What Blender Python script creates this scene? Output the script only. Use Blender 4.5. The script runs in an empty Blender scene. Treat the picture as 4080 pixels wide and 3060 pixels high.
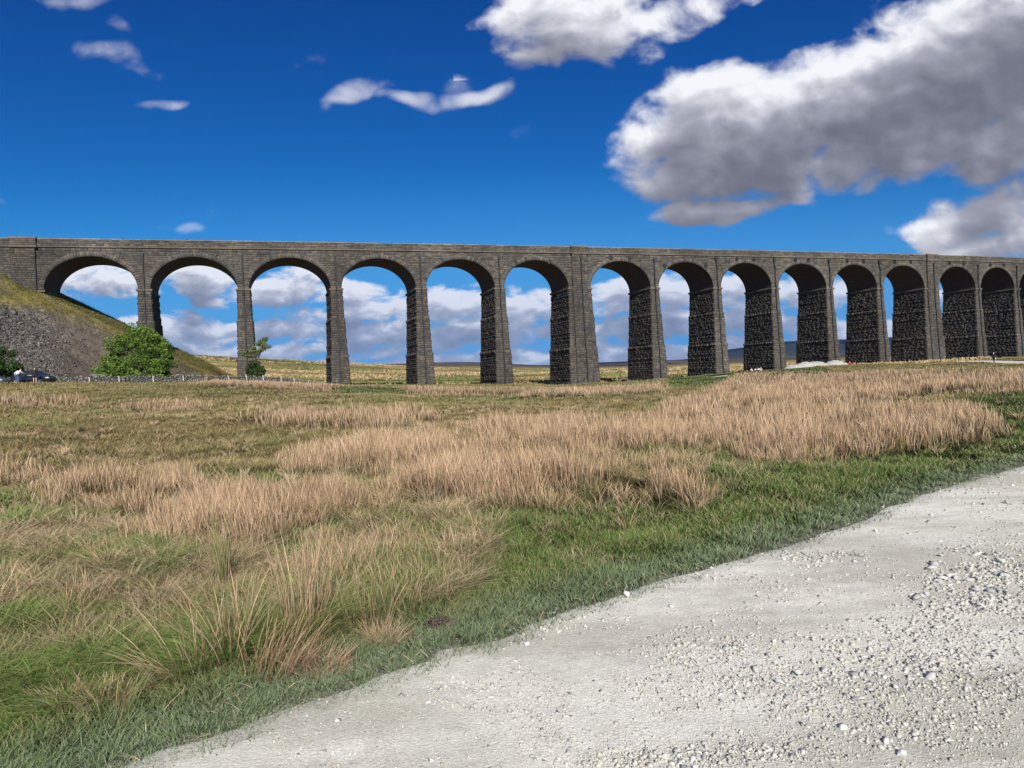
import bpy, bmesh, math, random
import numpy as np
from mathutils import Vector, Matrix
R = math.radians
rng = np.random.default_rng(7)
random.seed(7)
sc = bpy.context.scene
COL = sc.collection

# ------------------------------------------------------------------ camera
cd = bpy.data.cameras.new('camera')
cd.sensor_width = 36.0
cd.lens = 36.0 * 2836.7 / 4080.0
cd.clip_start = 0.05
cd.clip_end = 40000
cam = bpy.data.objects.new('camera', cd)
COL.objects.link(cam)
_r = Vector((0.9990986, -0.00060188, -0.04244519)).normalized()
_f = Vector((0.0, 0.99989948, -0.01417871)).normalized()
_u = _r.cross(_f).normalized()
cam.matrix_world = Matrix(((_r.x, _u.x, -_f.x, 0), (_r.y, _u.y, -_f.y, 0), (_r.z, _u.z, -_f.z, 0), (0, 0, 0, 1)))
sc.camera = cam
sc.view_settings.view_transform = 'Standard'
sc.view_settings.look = 'None'
sc.view_settings.gamma = 1.0
sc.view_settings.exposure = 0.5
sc.cycles.max_bounces = 5
sc.cycles.diffuse_bounces = 3
sc.cycles.transparent_max_bounces = 4
sc.cycles.use_adaptive_sampling = True

FOC = 2836.7
def horizon(x): return 1490.0 - (x - 2040.0) * 0.0425
def at(px, py, Y):
    """world point seen at source pixel (px, py) lying Y metres ahead"""
    dx = (px - 2040.0) / FOC; dy = -(py - 1530.0) / FOC
    d = Vector((_f.x + dx * _r.x + dy * _u.x, _f.y + dx * _r.y + dy * _u.y, _f.z + dx * _r.z + dy * _u.z))
    return d * (Y / d.y)

# ------------------------------------------------------------------ sun and sky
SUN_EL, SUN_AZ = 31.5, 169.5          # azimuth clockwise from +Y (ahead)
sd = bpy.data.lights.new('sun', 'SUN')
sd.energy = 5.0
sd.angle = R(0.53)
sd.color = (1.0, 0.955, 0.89)
sun = bpy.data.objects.new('sun', sd)
COL.objects.link(sun)
_sv = Vector((math.sin(R(SUN_AZ)) * math.cos(R(SUN_EL)), math.cos(R(SUN_AZ)) * math.cos(R(SUN_EL)), math.sin(R(SUN_EL))))
sun.rotation_euler = _sv.to_track_quat('Z', 'Y').to_euler()

def nn(nt, typ, **kw):
    n = nt.nodes.new(typ)
    for k, v in kw.items(): setattr(n, k, v)
    return n
class NT:
    """small helper for wiring math nodes"""
    def __init__(self, nt): self.nt = nt
    def _in(self, sock, v):
        if hasattr(v, 'is_output') or isinstance(v, bpy.types.NodeSocket): self.nt.links.new(v, sock)
        else: sock.default_value = v
    def m(self, op, a, b=0.0, c=0.0, clamp=False):
        n = nn(self.nt, 'ShaderNodeMath', operation=op); n.use_clamp = clamp
        self._in(n.inputs[0], a); self._in(n.inputs[1], b); self._in(n.inputs[2], c)
        return n.outputs[0]
    def v(self, op, a, b=(0, 0, 0), s=None):
        n = nn(self.nt, 'ShaderNodeVectorMath', operation=op)
        self._in(n.inputs[0], a); self._in(n.inputs[1], b)
        if s is not None: self._in(n.inputs['Scale'], s)
        return n.outputs['Value'] if op in ('LENGTH', 'DOT_PRODUCT', 'DISTANCE') else n.outputs[0]
    def ramp(self, x, a, b, lo=0.0, hi=1.0, smooth=True):
        n = nn(self.nt, 'ShaderNodeMapRange'); n.interpolation_type = 'SMOOTHSTEP' if smooth else 'LINEAR'
        self._in(n.inputs[0], x); self._in(n.inputs[1], a); self._in(n.inputs[2], b); self._in(n.inputs[3], lo); self._in(n.inputs[4], hi)
        return n.outputs[0]
    def noise(self, vec, scale, detail=4, rough=0.55, dist=0.0, dim='3D'):
        n = nn(self.nt, 'ShaderNodeTexNoise'); n.noise_dimensions = dim
        self._in(n.inputs['Vector'], vec); n.inputs['Scale'].default_value = scale
        n.inputs['Detail'].default_value = detail; n.inputs['Roughness'].default_value = rough; n.inputs['Distortion'].default_value = dist
        return n.outputs[0]
    def mix(self, f, a, b, blend='MIX'):
        n = nn(self.nt, 'ShaderNodeMix', data_type='RGBA', blend_type=blend)
        self._in(n.inputs[0], f); self._in(n.inputs[6], a); self._in(n.inputs[7], b)
        return n.outputs[2]
    def map(self, vec, loc=(0, 0, 0), rot=(0, 0, 0), scale=(1, 1, 1), typ='POINT'):
        n = nn(self.nt, 'ShaderNodeMapping', vector_type=typ)
        self._in(n.inputs[0], vec)
        n.inputs[1].default_value = loc; n.inputs[2].default_value = rot; n.inputs[3].default_value = scale
        return n.outputs[0]
def rgb(r, g, b): return (r, g, b, 1.0)

# clouds: (azimuth, elevation) in units of 100 source pixels from straight ahead at the horizon, half sizes, tilt, weight
def AE(px, py): return ((px - 2040.0) / 100.0, (horizon(px) - py) / 100.0)
BLOBS = [
    # big cumulus on the right
    (3050, 540, 500, 200, 4, 1.15), (2930, 680, 380, 125, -2, 1.1), (3350, 450, 420, 230, 14, 1.1), (3800, 330, 560, 300, 24, 1.2), (4200, 160, 420, 330, 25, 1.2),
    (2680, 600, 170, 80, 14, 0.8), (2920, 400, 270, 130, 5, .95), (3620, 590, 520, 140, 8, .95), (4060, 560, 300, 170, 14, 1.0),
    (2860, 850, 240, 50, 0, .9), (3120, 810, 170, 42, 12, .65),
    # top centre
    (2340, 70, 300, 170, -4, .9), (2600, 80, 250, 130, 12, .55), (2260, 190, 230, 75, 3, .62), (2820, 30, 230, 110, 14, .42), (2690, 180, 140, 50, 20, .42),
    # right low
    (3990, 840, 340, 105, 18, .8), (3800, 910, 270, 50, 5, .6), (3960, 1000, 380, 80, 10, .9), (3350, 770, 110, 30, 14, .18),
    # small fair weather scraps
    (1920, 395, 150, 38, 12, 1.0), (1720, 412, 130, 36, -10, .95), (1880, 350, 60, 48, 40, .7), (1450, 378, 150, 38, 8, .85), (1350, 415, 45, 36, 60, .4), (1580, 385, 70, 22, -10, .5),
    (510, 210, 125, 44, -8, .75), (620, 270, 90, 36, -25, .35), (690, 430, 90, 22, 0, .5), (540, 122, 60, 26, -20, .32),
    (20, 812, 55, 20, 0, .4), (790, 915, 50, 20, 0, .35), (660, 910, 40, 14, 0, .14), (850, 830, 80, 22, 0, .08), (960, 785, 90, 18, 0, .08), (380, 5, 150, 36, 0, .45),
    (2110, 515, 50, 40, 10, .1), (1330, 235, 70, 45, 20, .25),
    # bank of cloud low over the moor, seen through the arches
    (430, 1110, 260, 75, 0, 1.0), (560, 1170, 150, 40, 0, .5), (820, 1120, 200, 85, 0, 1.05), (150, 1150, 220, 60, 0, .8), (1130, 1140, 240, 80, 0, 1.1), (880, 1200, 120, 30, 0, .6),
    (1430, 1160, 170, 70, -16, 1.0), (700, 1330, 480, 62, 0, 1.1), (1130, 1310, 330, 50, 0, 1.0), (1270, 1260, 160, 40, 0, .8), (1560, 1240, 260, 60, -6, 1.0), (1500, 1330, 330, 48, 0, 1.1),
    (1820, 1210, 230, 75, 0, 1.05), (1900, 1330, 330, 60, 0, 1.1), (2150, 1220, 260, 75, 0, 1.1), (2350, 1320, 300, 55, 0, 1.0), (2480, 1190, 220, 75, 0, 1.1), (2700, 1170, 170, 75, 0, 1.1), (2700, 1290, 330, 60, 0, 1.1),
    (2960, 1150, 190, 85, 0, 1.1), (3000, 1290, 260, 60, 0, 1.0), (3230, 1170, 200, 80, 0, 1.0), (3280, 1290, 160, 50, 0, .9), (3650, 1330, 400, 75, 0, 1.2), (3700, 1230, 140, 35, 0, .7), (4050, 1200, 400, 90, 0, 1.0), (1000, 1400, 900, 40, 0, .9), (2600, 1400, 1300, 45, 0, 1.0), (2040, 1480, 3500, 70, 0, 1.4),
]
def cloud_group(name, blobs, low, detail, fine):
    g = bpy.data.node_groups.new(name, 'ShaderNodeTree')
    g.interface.new_socket('Vector', in_out='INPUT', socket_type='NodeSocketVector')
    g.interface.new_socket('Density', in_out='OUTPUT', socket_type='NodeSocketFloat')
    gi = nn(g, 'NodeGroupInput'); go = nn(g, 'NodeGroupOutput')
    N = NT(g); P = gi.outputs[0]
    if blobs:
        w = nn(g, 'ShaderNodeTexNoise'); g.links.new(P, w.inputs['Vector']); w.inputs['Scale'].default_value = .5     # warps the outlines
        w.inputs['Detail'].default_value = 1
        PW = N.v('ADD', P, N.v('SCALE', N.v('SUBTRACT', w.outputs['Color'], (.5, .5, .5)), s=1.0))
        acc = None
        for k, (px, py, rx, ry, tilt, wt) in enumerate(blobs):
            if k % 12 == 11: PW = N.v('ADD', PW, N.v('SCALE', (1, 1, 1), s=N.m('MULTIPLY', acc, 1e-9)))   # keeps the shader's stack short
            a, e = AE(px, py)
            q = N.map(PW, loc=(a, e, 0), rot=(0, 0, R(tilt)), scale=(rx / 100.0 * 1.25, ry / 100.0 * 1.25, 1000.0), typ='TEXTURE')
            d = N.m('MULTIPLY_ADD', N.v('DOT_PRODUCT', q, q), -wt, wt)
            acc = d if acc is None else N.m('SMOOTH_MAX', acc, d, .12)
    else:
        acc = N.m('MULTIPLY_ADD', N.noise(P, .11, 3, .5), 5.0, -2.45)
    if low: n1 = N.m('MULTIPLY_ADD', N.noise(N.v('MULTIPLY', P, (1, 1.9, 1)), .7, detail, .56, .3), 1.45, -.30)
    else: n1 = N.noise(N.v('MULTIPLY', P, (1, 1.35, 1)), .5, detail, .49, .3)
    d = N.m('ADD', acc, N.m('MULTIPLY_ADD', n1, 1.9, -1.0))
    if fine: d = N.m('ADD', d, N.m('MULTIPLY_ADD', N.noise(P, 2.0, 5, .55), .26, -.13))
    g.links.new(d, go.inputs[0])
    return g
def make_world():
    w = bpy.data.worlds.new('World'); sc.world = w; w.use_nodes = True
    w.cycles.sampling_method = 'MANUAL'; w.cycles.sample_map_resolution = 256
    nt = w.node_tree; nt.nodes.clear(); N = NT(nt)
    out = nn(nt, 'ShaderNodeOutputWorld')
    tc = nn(nt, 'ShaderNodeTexCoord')
    sky = nn(nt, 'ShaderNodeTexSky'); sky.sky_type = 'NISHITA'; sky.sun_disc = False
    sky.sun_elevation = R(SUN_EL); sky.sun_rotation = R(SUN_AZ); sky.altitude = 300; sky.air_density = 1.0; sky.dust_density = 0.3; sky.ozone_density = 3.0
    # direction -> azimuth / elevation plane
    sep = nn(nt, 'ShaderNodeSeparateXYZ'); nt.links.new(tc.outputs['Generated'], sep.inputs[0])
    x, y, z = sep.outputs
    yy = N.m('MAXIMUM', y, 0.2)
    a = N.m('MULTIPLY', N.m('DIVIDE', x, yy), 28.367); e = N.m('MULTIPLY', N.m('DIVIDE', z, yy), 28.367)
    cmb = nn(nt, 'ShaderNodeCombineXYZ'); nt.links.new(a, cmb.inputs[0]); nt.links.new(e, cmb.inputs[1])
    P = cmb.outputs[0]
    # elsewhere round the sky the direction itself carries the pattern
    PB = N.v('SCALE', N.v('NORMALIZE', N.v('MULTIPLY', tc.outputs['Generated'], (1, 1, 1.6))), s=34.0)
    # blue of the clear sky: the Nishita sky, deepened
    sp = nn(nt, 'ShaderNodeSeparateXYZ'); nt.links.new(N.v('SCALE', sky.outputs[0], s=.1), sp.inputs[0])
    cb = nn(nt, 'ShaderNodeCombineXYZ')
    for k, (g_, t_) in enumerate(((2.2, .20), (1.6, .545), (1.2, .66))): nt.links.new(N.m('MULTIPLY', N.m('POWER', N.m('MAXIMUM', sp.outputs[k], 0.0), g_), t_), cb.inputs[k])
    skyc = cb.outputs[0]
    skyc = N.mix(N.ramp(e, .5, 8.5, .9, 0.0), skyc, rgb(.06, .205, .50))
    def clouds(name, blobs, low, Pv, thin=False):
        gA = cloud_group(name, blobs, low, 9, True); gB = cloud_group(name + '_soft', blobs, low, 6, False)
        def dens(off, g):
            n = nn(nt, 'ShaderNodeGroup'); n.node_tree = g
            N._in(n.inputs[0], N.v('ADD', Pv, off) if off else Pv)
            return n.outputs[0]
        f = .62 if low else 1.0
        d0 = dens(None, gA); d1 = dens((.2 * f, .45 * f, 0), gB); d2 = dens((.4 * f, 1.15 * f, 0), gB); d3 = dens((.6 * f, 2.3 * f, 0), gB)
        alpha = N.ramp(d0, .05, 1.35, 0.0, .85) if thin else N.ramp(d0, .0, .6)
        def cl(d): return N.m('MINIMUM', N.m('MAXIMUM', d, 0.0), 1.0)
        occ = N.m('ADD', N.m('ADD', N.m('MULTIPLY', cl(d1), .22), N.m('MULTIPLY', cl(d2), .40)), N.m('MULTIPLY', cl(d3), .55))
        occ = N.m('ADD', occ, N.m('MULTIPLY', N.m('SUBTRACT', d1, d0), .32))
        lit = N.m('POWER', 2.718, N.m('MULTIPLY', occ, -1.7 if low else -1.5))
        ccol = nn(nt, 'ShaderNodeValToRGB'); cr = ccol.color_ramp
        cr.elements[0].position = .10; cr.elements[0].color = rgb(.085, .09, .122)
        cr.elements[1].position = 1.0; cr.elements[1].position = .82; cr.elements[1].color = rgb(.66, .665, .70)
        e_ = cr.elements.new(.40); e_.color = rgb(.27, .28, .335)
        nt.links.new(lit, ccol.inputs[0])
        cloud = ccol.outputs[0]
        if low:    # low clouds recede into blue air
            cloud = N.mix(N.ramp(e, .3, 6.0, .50, 0.14), cloud, rgb(.17, .26, .46))
        bg = nn(nt, 'ShaderNodeBackground'); nt.links.new(N.mix(alpha, skyc, cloud), bg.inputs[0])
        return bg.outputs[0]
    def cut(b): return horizon(b[0]) - 100 * (4.72 - .058 * AE(b[0], 0)[0])
    LOWB = [b for b in BLOBS if b[1] + b[3] * 1.3 > cut(b)]
    UP = [b for b in BLOBS if b[1] - b[3] * 1.3 < cut(b)]
    UPR = [b for b in UP if b[0] + b[2] * 1.3 > 1850]
    UPL = [b for b in UP if b[0] - b[2] * 1.3 < 2250]
    def mixs(f, s0, s1):
        n = nn(nt, 'ShaderNodeMixShader'); nt.links.new(f, n.inputs[0]); nt.links.new(s0, n.inputs[1]); nt.links.new(s1, n.inputs[2]); return n.outputs[0]
    right = N.m('GREATER_THAN', N.m('MULTIPLY_ADD', N.m('GREATER_THAN', e, 11.7), 3.7, a), 1.9); high = N.m('GREATER_THAN', N.m('MULTIPLY_ADD', a, .058, e), 4.72)
    front = N.m('MULTIPLY', N.m('GREATER_THAN', y, .30), N.m('MULTIPLY', N.m('LESS_THAN', e, 19.5), N.m('LESS_THAN', N.m('ABSOLUTE', N.m('ADD', a, -1.0)), 30.0)))
    up = mixs(right, clouds('clouds_left', UPL, False, P, True), clouds('clouds_right', UPR, False, P))
    fr = mixs(high, clouds('clouds_low', LOWB, True, P), up)
    # simple scattered cloud cover everywhere else, unseen, made bright and neutral for fill
    gC = cloud_group('clouds_elsewhere', [], False, 4, False)
    n = nn(nt, 'ShaderNodeGroup'); n.node_tree = gC; nt.links.new(PB, n.inputs[0])
    bg = nn(nt, 'ShaderNodeBackground')
    nt.links.new(N.mix(N.ramp(n.outputs[0], 0.0, .9), skyc, N.mix(N.ramp(n.outputs[0], .4, 1.4), rgb(.56, .55, .55), rgb(.24, .245, .27))), bg.inputs[0])
    nt.links.new(mixs(front, bg.outputs[0], fr), out.inputs[0])
make_world()

# ------------------------------------------------------------------ mesh and object helpers
def tag(o, label=None, cat=None, group=None, kind=None):
    if label: o['label'] = label
    if cat: o['category'] = cat
    if group: o['group'] = group
    if kind: o['kind'] = kind
    return o
def empty(name, loc=(0, 0, 0), rz=0.0):
    o = bpy.data.objects.new(name, None); COL.objects.link(o)
    o.location = loc; o.rotation_euler = (0, 0, rz); o.empty_display_size = .3
    return o
def link(name, me, mat=None, parent=None):
    o = bpy.data.objects.new(name, me); COL.objects.link(o)
    if mat is not None: me.materials.append(mat)
    if parent is not None: o.parent = parent
    return o
def np_mesh(name, V, quads=None, tris=None, vcol=None, fcol=None, smooth=False):
    """vertices (N,3), quads (Q,4), tris (T,3); vcol per vertex, fcol per face (quads first)"""
    me = bpy.data.meshes.new(name)
    V = np.ascontiguousarray(V, dtype=np.float32)
    nq = 0 if quads is None else len(quads); ntr = 0 if tris is None else len(tris)
    me.vertices.add(len(V)); me.vertices.foreach_set('co', V.ravel())
    loops = []
    if nq: loops.append(np.asarray(quads, dtype=np.int32).ravel())
    if ntr: loops.append(np.asarray(tris, dtype=np.int32).ravel())
    L = np.concatenate(loops) if loops else np.zeros(0, np.int32)
    me.loops.add(len(L)); me.loops.foreach_set('vertex_index', L)
    starts = np.concatenate([np.arange(nq, dtype=np.int32) * 4, nq * 4 + np.arange(ntr, dtype=np.int32) * 3])
    me.polygons.add(nq + ntr); me.polygons.foreach_set('loop_start', starts)
    me.update(calc_edges=True)
    if smooth: me.polygons.foreach_set('use_smooth', np.ones(nq + ntr, dtype=bool))
    for dat, dom in ((vcol, 'POINT'), (fcol, 'FACE')):
        if dat is not None:
            a = me.attributes.new('col', 'FLOAT_COLOR', dom)
            c = np.ones((len(dat), 4), np.float32); c[:, :dat.shape[1]] = dat
            a.data.foreach_set('color', c.ravel())
    return me
class MB:
    """collects polygons and links them as one mesh"""
    def __init__(self): self.v = []; self.f = []; self.c = []
    def add(self, verts, faces, col=None):
        b = len(self.v); self.v += [tuple(p) for p in verts]
        for f in faces:
            self.f.append(tuple(i + b for i in f)); self.c.append(col or (1, 1, 1))
    def box(self, x0, x1, y0, y1, z0, z1, M=None, col=None):
        vs = [Vector(p) for p in ((x0, y0, z0), (x1, y0, z0), (x1, y1, z0), (x0, y1, z0), (x0, y0, z1), (x1, y0, z1), (x1, y1, z1), (x0, y1, z1))]
        if M is not None: vs = [M @ p for p in vs]
        self.add(vs, [(0, 3, 2, 1), (4, 5, 6, 7), (0, 1, 5, 4), (1, 2, 6, 5), (2, 3, 7, 6), (3, 0, 4, 7)], col)
    def tube(self, pts, radii, n=8, cap=True, col=None):
        pts = [Vector(p) for p in pts]
        if not hasattr(radii, '__len__'): radii = [radii] * len(pts)
        rings = []
        for i, p in enumerate(pts):
            d = (pts[min(i + 1, len(pts) - 1)] - pts[max(i - 1, 0)]).normalized()
            u = d.cross(Vector((0, 0, 1)) if abs(d.z) < .9 else Vector((1, 0, 0))).normalized(); w = d.cross(u)
            rings.append([p + (u * math.cos(2 * math.pi * k / n) + w * math.sin(2 * math.pi * k / n)) * radii[i] for k in range(n)])
        vs = [q for r_ in rings for q in r_]; fs = []
        for i in range(len(pts) - 1):
            for k in range(n): fs.append((i * n + k, i * n + (k + 1) % n, (i + 1) * n + (k + 1) % n, (i + 1) * n + k))
        if cap: fs.append(tuple(range(n - 1, -1, -1))); fs.append(tuple(range((len(pts) - 1) * n, len(pts) * n)))
        self.add(vs, fs, col)
    def build(self, name, mat=None, parent=None, smooth=False, bevel=0):
        me = bpy.data.meshes.new(name); me.from_pydata(self.v, [], self.f); me.update()
        a = me.attributes.new('col', 'FLOAT_COLOR', 'FACE')
        a.data.foreach_set('color', np.array([tuple(c) + (1,) for c in self.c], np.float32).ravel())
        if smooth: me.polygons.foreach_set('use_smooth', np.ones(len(me.polygons), dtype=bool))
        o = link(name, me, mat, parent)
        if bevel:
            b = o.modifiers.new('bevel', 'BEVEL'); b.width = bevel; b.segments = 2; b.limit_method = 'ANGLE'
        return o

# value noise in numpy
_T = rng.random((256, 256)).astype(np.float32)
def vnoise(x, y):
    xi = np.floor(x).astype(int); yi = np.floor(y).astype(int); fx = x - xi; fy = y - yi
    fx = fx * fx * (3 - 2 * fx); fy = fy * fy * (3 - 2 * fy)
    a = _T[xi & 255, yi & 255]; b = _T[(xi + 1) & 255, yi & 255]; c = _T[xi & 255, (yi + 1) & 255]; d = _T[(xi + 1) & 255, (yi + 1) & 255]
    return (a * (1 - fx) + b * fx) * (1 - fy) + (c * (1 - fx) + d * fx) * fy
def fbm(x, y, oct=4, g=.5):
    s = 0; a = 1; t = 0
    for k in range(oct):
        s = s + a * vnoise(x * 2 ** k + 17.3 * k, y * 2 ** k + 9.1 * k); t += a; a *= g
    return s / t
def sstep(a, b, x):
    t = np.clip((x - a) / (b - a), 0, 1); return t * t * (3 - 2 * t)

# ------------------------------------------------------------------ materials
def mat_new(name):
    m = bpy.data.materials.new(name); m.use_nodes = True
    nt = m.node_tree; b = nt.nodes['Principled BSDF']
    return m, nt, b, NT(nt)
def simple_mat(name, col, rough=.6, metal=0.0, coat=0.0, noise=.12, scale=8.0):
    m, nt, b, N = mat_new(name)
    tc = nn(nt, 'ShaderNodeTexCoord')
    f = N.noise(tc.outputs['Object'], scale, 4, .6)
    c = N.mix(f, rgb(*[max(0, v * (1 - noise * 2)) for v in col]), rgb(*[v * (1 + noise * 2) for v in col]))
    nt.links.new(c, b.inputs['Base Color']); b.inputs['Roughness'].default_value = rough
    b.inputs['Metallic'].default_value = metal; b.inputs['Coat Weight'].default_value = coat
    return m
def attr_mat(name, rough=.9, noise_scale=6.0, amount=.5, bump=0.0, bump_scale=20.0, spec=.2, detail=5, lime=False, bump_d=.05):
    """base colour comes from the mesh's own 'col' attribute times a fine mottling"""
    m, nt, b, N = mat_new(name)
    at_ = nn(nt, 'ShaderNodeAttribute'); at_.attribute_name = 'col'
    tc = nn(nt, 'ShaderNodeTexCoord'); O = tc.outputs['Object']
    f = N.noise(O, noise_scale, detail, .62)
    k = N.ramp(f, .25, .75, 1 - amount, 1 + amount)
    c = N.v('SCALE', at_.outputs['Color'], s=k)
    if lime:   # white run-off smears and pale lichen spots
        s = N.noise(N.map(O, scale=(1.6, 1.6, .35)), 1.0, 6, .7)
        c = N.mix(N.ramp(s, .665, .75, 0, .7), c, rgb(.42, .40, .36))
        s2 = N.noise(N.map(O, scale=(1, 1, .5)), .12, 4, .6)
        c = N.v('SCALE', c, s=N.ramp(s2, .3, .7, .72, 1.25))
    nt.links.new(c, b.inputs['Base Color'])
    b.inputs['Roughness'].default_value = rough; b.inputs['Specular IOR Level'].default_value = spec
    if bump:
        bn = nn(nt, 'ShaderNodeBump'); bn.inputs['Strength'].default_value = bump; bn.inputs['Distance'].default_value = bump_d
        N._in(bn.inputs['Height'], N.noise(O, bump_scale, 6, .65)); nt.links.new(bn.outputs[0], b.inputs['Normal'])
    return m
def blade_mat(name, trans=.2):
    m, nt, b, N = mat_new(name)
    at_ = nn(nt, 'ShaderNodeAttribute'); at_.attribute_name = 'col'
    b.inputs['Roughness'].default_value = .7; b.inputs['Specular IOR Level'].default_value = .25
    nt.links.new(at_.outputs['Color'], b.inputs['Base Color'])
    t = nn(nt, 'ShaderNodeBsdfTranslucent'); nt.links.new(at_.outputs['Color'], t.inputs[0])
    mx = nn(nt, 'ShaderNodeMixShader'); mx.inputs[0].default_value = trans
    nt.links.new(b.outputs[0], mx.inputs[1]); nt.links.new(t.outputs[0], mx.inputs[2])
    nt.links.new(mx.outputs[0], nt.nodes['Material Output'].inputs[0])
    return m
M_STONE = attr_mat('weathered_stone', .95, 5.0, .35, .6, 9.0, lime=True, bump_d=.012)
M_WALLSTONE = attr_mat('field_stone', .95, 9.0, .35, .4, 14.0)
M_GRAVEL = attr_mat('limestone_chips', .9, 30.0, .12, .25, 60.0)
M_SCREE = attr_mat('scree_stone', .95, 6.0, .3, .3, 12.0)
M_BLADE = blade_mat('grass_blades')
M_LEAF = blade_mat('leaves', .35)
M_IRON = simple_mat('cast_iron', (.012, .012, .014), .6)
M_BARK = simple_mat('bark', (.09, .07, .05), .9, noise=.3, scale=14)
def soffit_mat():
    m, nt, b, N = mat_new('soffit_brick')
    at_ = nn(nt, 'ShaderNodeAttribute'); at_.attribute_name = 'col'
    tc = nn(nt, 'ShaderNodeTexCoord'); O = tc.outputs['Object']
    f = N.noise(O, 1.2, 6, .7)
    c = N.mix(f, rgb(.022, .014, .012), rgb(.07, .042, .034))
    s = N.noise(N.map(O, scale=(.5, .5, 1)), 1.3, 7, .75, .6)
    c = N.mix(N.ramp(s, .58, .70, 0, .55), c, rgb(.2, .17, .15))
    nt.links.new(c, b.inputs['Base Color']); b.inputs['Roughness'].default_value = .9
    br = nn(nt, 'ShaderNodeBump'); br.inputs['Strength'].default_value = .6; br.inputs['Distance'].default_value = .05
    N._in(br.inputs['Height'], N.noise(O, 8, 5, .6)); nt.links.new(br.outputs[0], b.inputs['Normal'])
    return m
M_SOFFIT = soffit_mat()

# ------------------------------------------------------------------ lie of the land
_ctrl = []
def cp(px, Y, z): _ctrl.append(((px - 2040.0) / FOC * Y, Y, z))
for a in range(0, 360, 45):
    _ctrl.append((9 * math.sin(R(a)), 9 * math.cos(R(a)), -1.6))
_ctrl.append((0, 0, -1.6))
for px, z in ((-600, -1.25), (200, -1.38), (1000, -1.5), (2000, -1.6), (3000, -1.62), (3900, -1.6), (5000, -1.5)): cp(px, 20, z)
for px, z in ((-600, -.2), (200, -.55), (1000, -.95), (2000, -1.48), (3000, -1.6), (3900, -1.58), (5000, -1.4)): cp(px, 40, z)
for px, z in ((-800, 1.4), (0, 1.30), (500, .74), (1000, .1), (1450, -.6), (2000, -1.5), (3000, -1.6), (3900, -1.5), (5200, -1.3)): cp(px, 67, z)
for px, z in ((-800, 1.05), (0, 1.0), (220, .85)): cp(px, 76, z)
for px, Y, z in ((230, 90, .72), (500, 92, .62), (900, 103, .25), (1100, 108, -.1), (1280, 116, -.75), (600, 112, .6), (990, 123, .4), (1363, 127, -.75), (1740, 132, -1.5), (2030, 137, -2.0),
                 (2300, 142, -3.0), (2610, 148, -3.0), (2880, 153, -2.05), (3115, 158, -1.75), (3330, 164, -1.5), (3540, 169, -1.35), (3740, 175, -1.4), (3925, 181, -1.2), (4065, 186, -1.1), (4600, 205, -.8)): cp(px, Y, z)
for px, z in ((-900, 3.0), (400, 1.0), (1000, -.3), (1700, -2.0), (2300, -2.6), (3000, -2.4), (4000, -2.0), (5000, -1.5)): cp(px, 200, z)
for px, Y, z in ((2000, 105, -1.9), (2500, 110, -2.0), (3000, 115, -1.7), (2800, 133, -1.6), (3200, 128, -1.15), (3380, 140, -1.1), (3700, 140, -1.45), (3960, 113, -1.5)): cp(px, Y, z)
_C = np.array(_ctrl); _S = 50.0
def _tps(r2): return np.where(r2 > 1e-12, .5 * r2 * np.log(np.maximum(r2, 1e-12)), 0)
def _warp(x, y):
    r = np.hypot(x, y); k = np.arcsinh(r / 20.0) / np.maximum(r, 1e-6)
    return x * k, y * k
_cx, _cy = _warp(_C[:, 0], _C[:, 1])
_n = len(_C)
_A = np.zeros((_n + 3, _n + 3))
_A[:_n, :_n] = _tps((_cx[:, None] - _cx) ** 2 + (_cy[:, None] - _cy) ** 2) + np.eye(_n) * .02
_A[:_n, _n] = 1; _A[:_n, _n + 1] = _cx; _A[:_n, _n + 2] = _cy; _A[_n:, :_n] = _A[:_n, _n:].T
_W = np.linalg.solve(_A, np.concatenate([_C[:, 2], [0, 0, 0]]))
def z_near(x, y):
    x = np.asarray(x, float); y = np.asarray(y, float)
    sh = x.shape; wx, wy = _warp(x.ravel(), y.ravel()); out = np.full(len(wx), _W[_n])
    for s in range(0, len(wx), 60000):
        e = s + 60000
        k = _tps((wx[s:e, None] - _cx) ** 2 + (wy[s:e, None] - _cy) ** 2)
        out[s:e] += k @ _W[:_n] + _W[_n + 1] * wx[s:e] + _W[_n + 2] * wy[s:e]
    return out.reshape(sh)
_PX = np.array([-6000, -1500, 0, 700, 970, 1400, 1700, 1900, 2060, 2200, 2400, 2600, 2740, 2890, 3000, 3130, 3340, 3545, 4080, 6000, 9000.])
_e500 = [120, 150, 150, 134, 107, 68, 40, 26, 15, 13, 4, 0, -3, -5, -6, -7, -7, -6, -4, 10, 20]
_e2k = [60, 60, 60, 60, 60, 62, 60, 51, 36, 24, 16, 12, 14, 16, 17, 15, 14, 14, 14, 20, 30]
_e4k = [60, 50, 50, 50, 50, 50, 45, 40, 36, 28, 31, 29, 24, 26, 26, 24, 24, 24, 24, 30, 30]
_e5k = [30, 30, 30, 30, 30, 30, 30, 28, 24, 20, 20, 24, 30, 58, 68, 82, 80, 80, 70, 60, 40]
_az = np.arctan((_PX - 2040) / FOC)
_azf = np.concatenate([[-math.pi], _az, [math.pi]])
def _prof(e): return np.concatenate([[40], np.array(e, float), [40]]) / FOC
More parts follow.
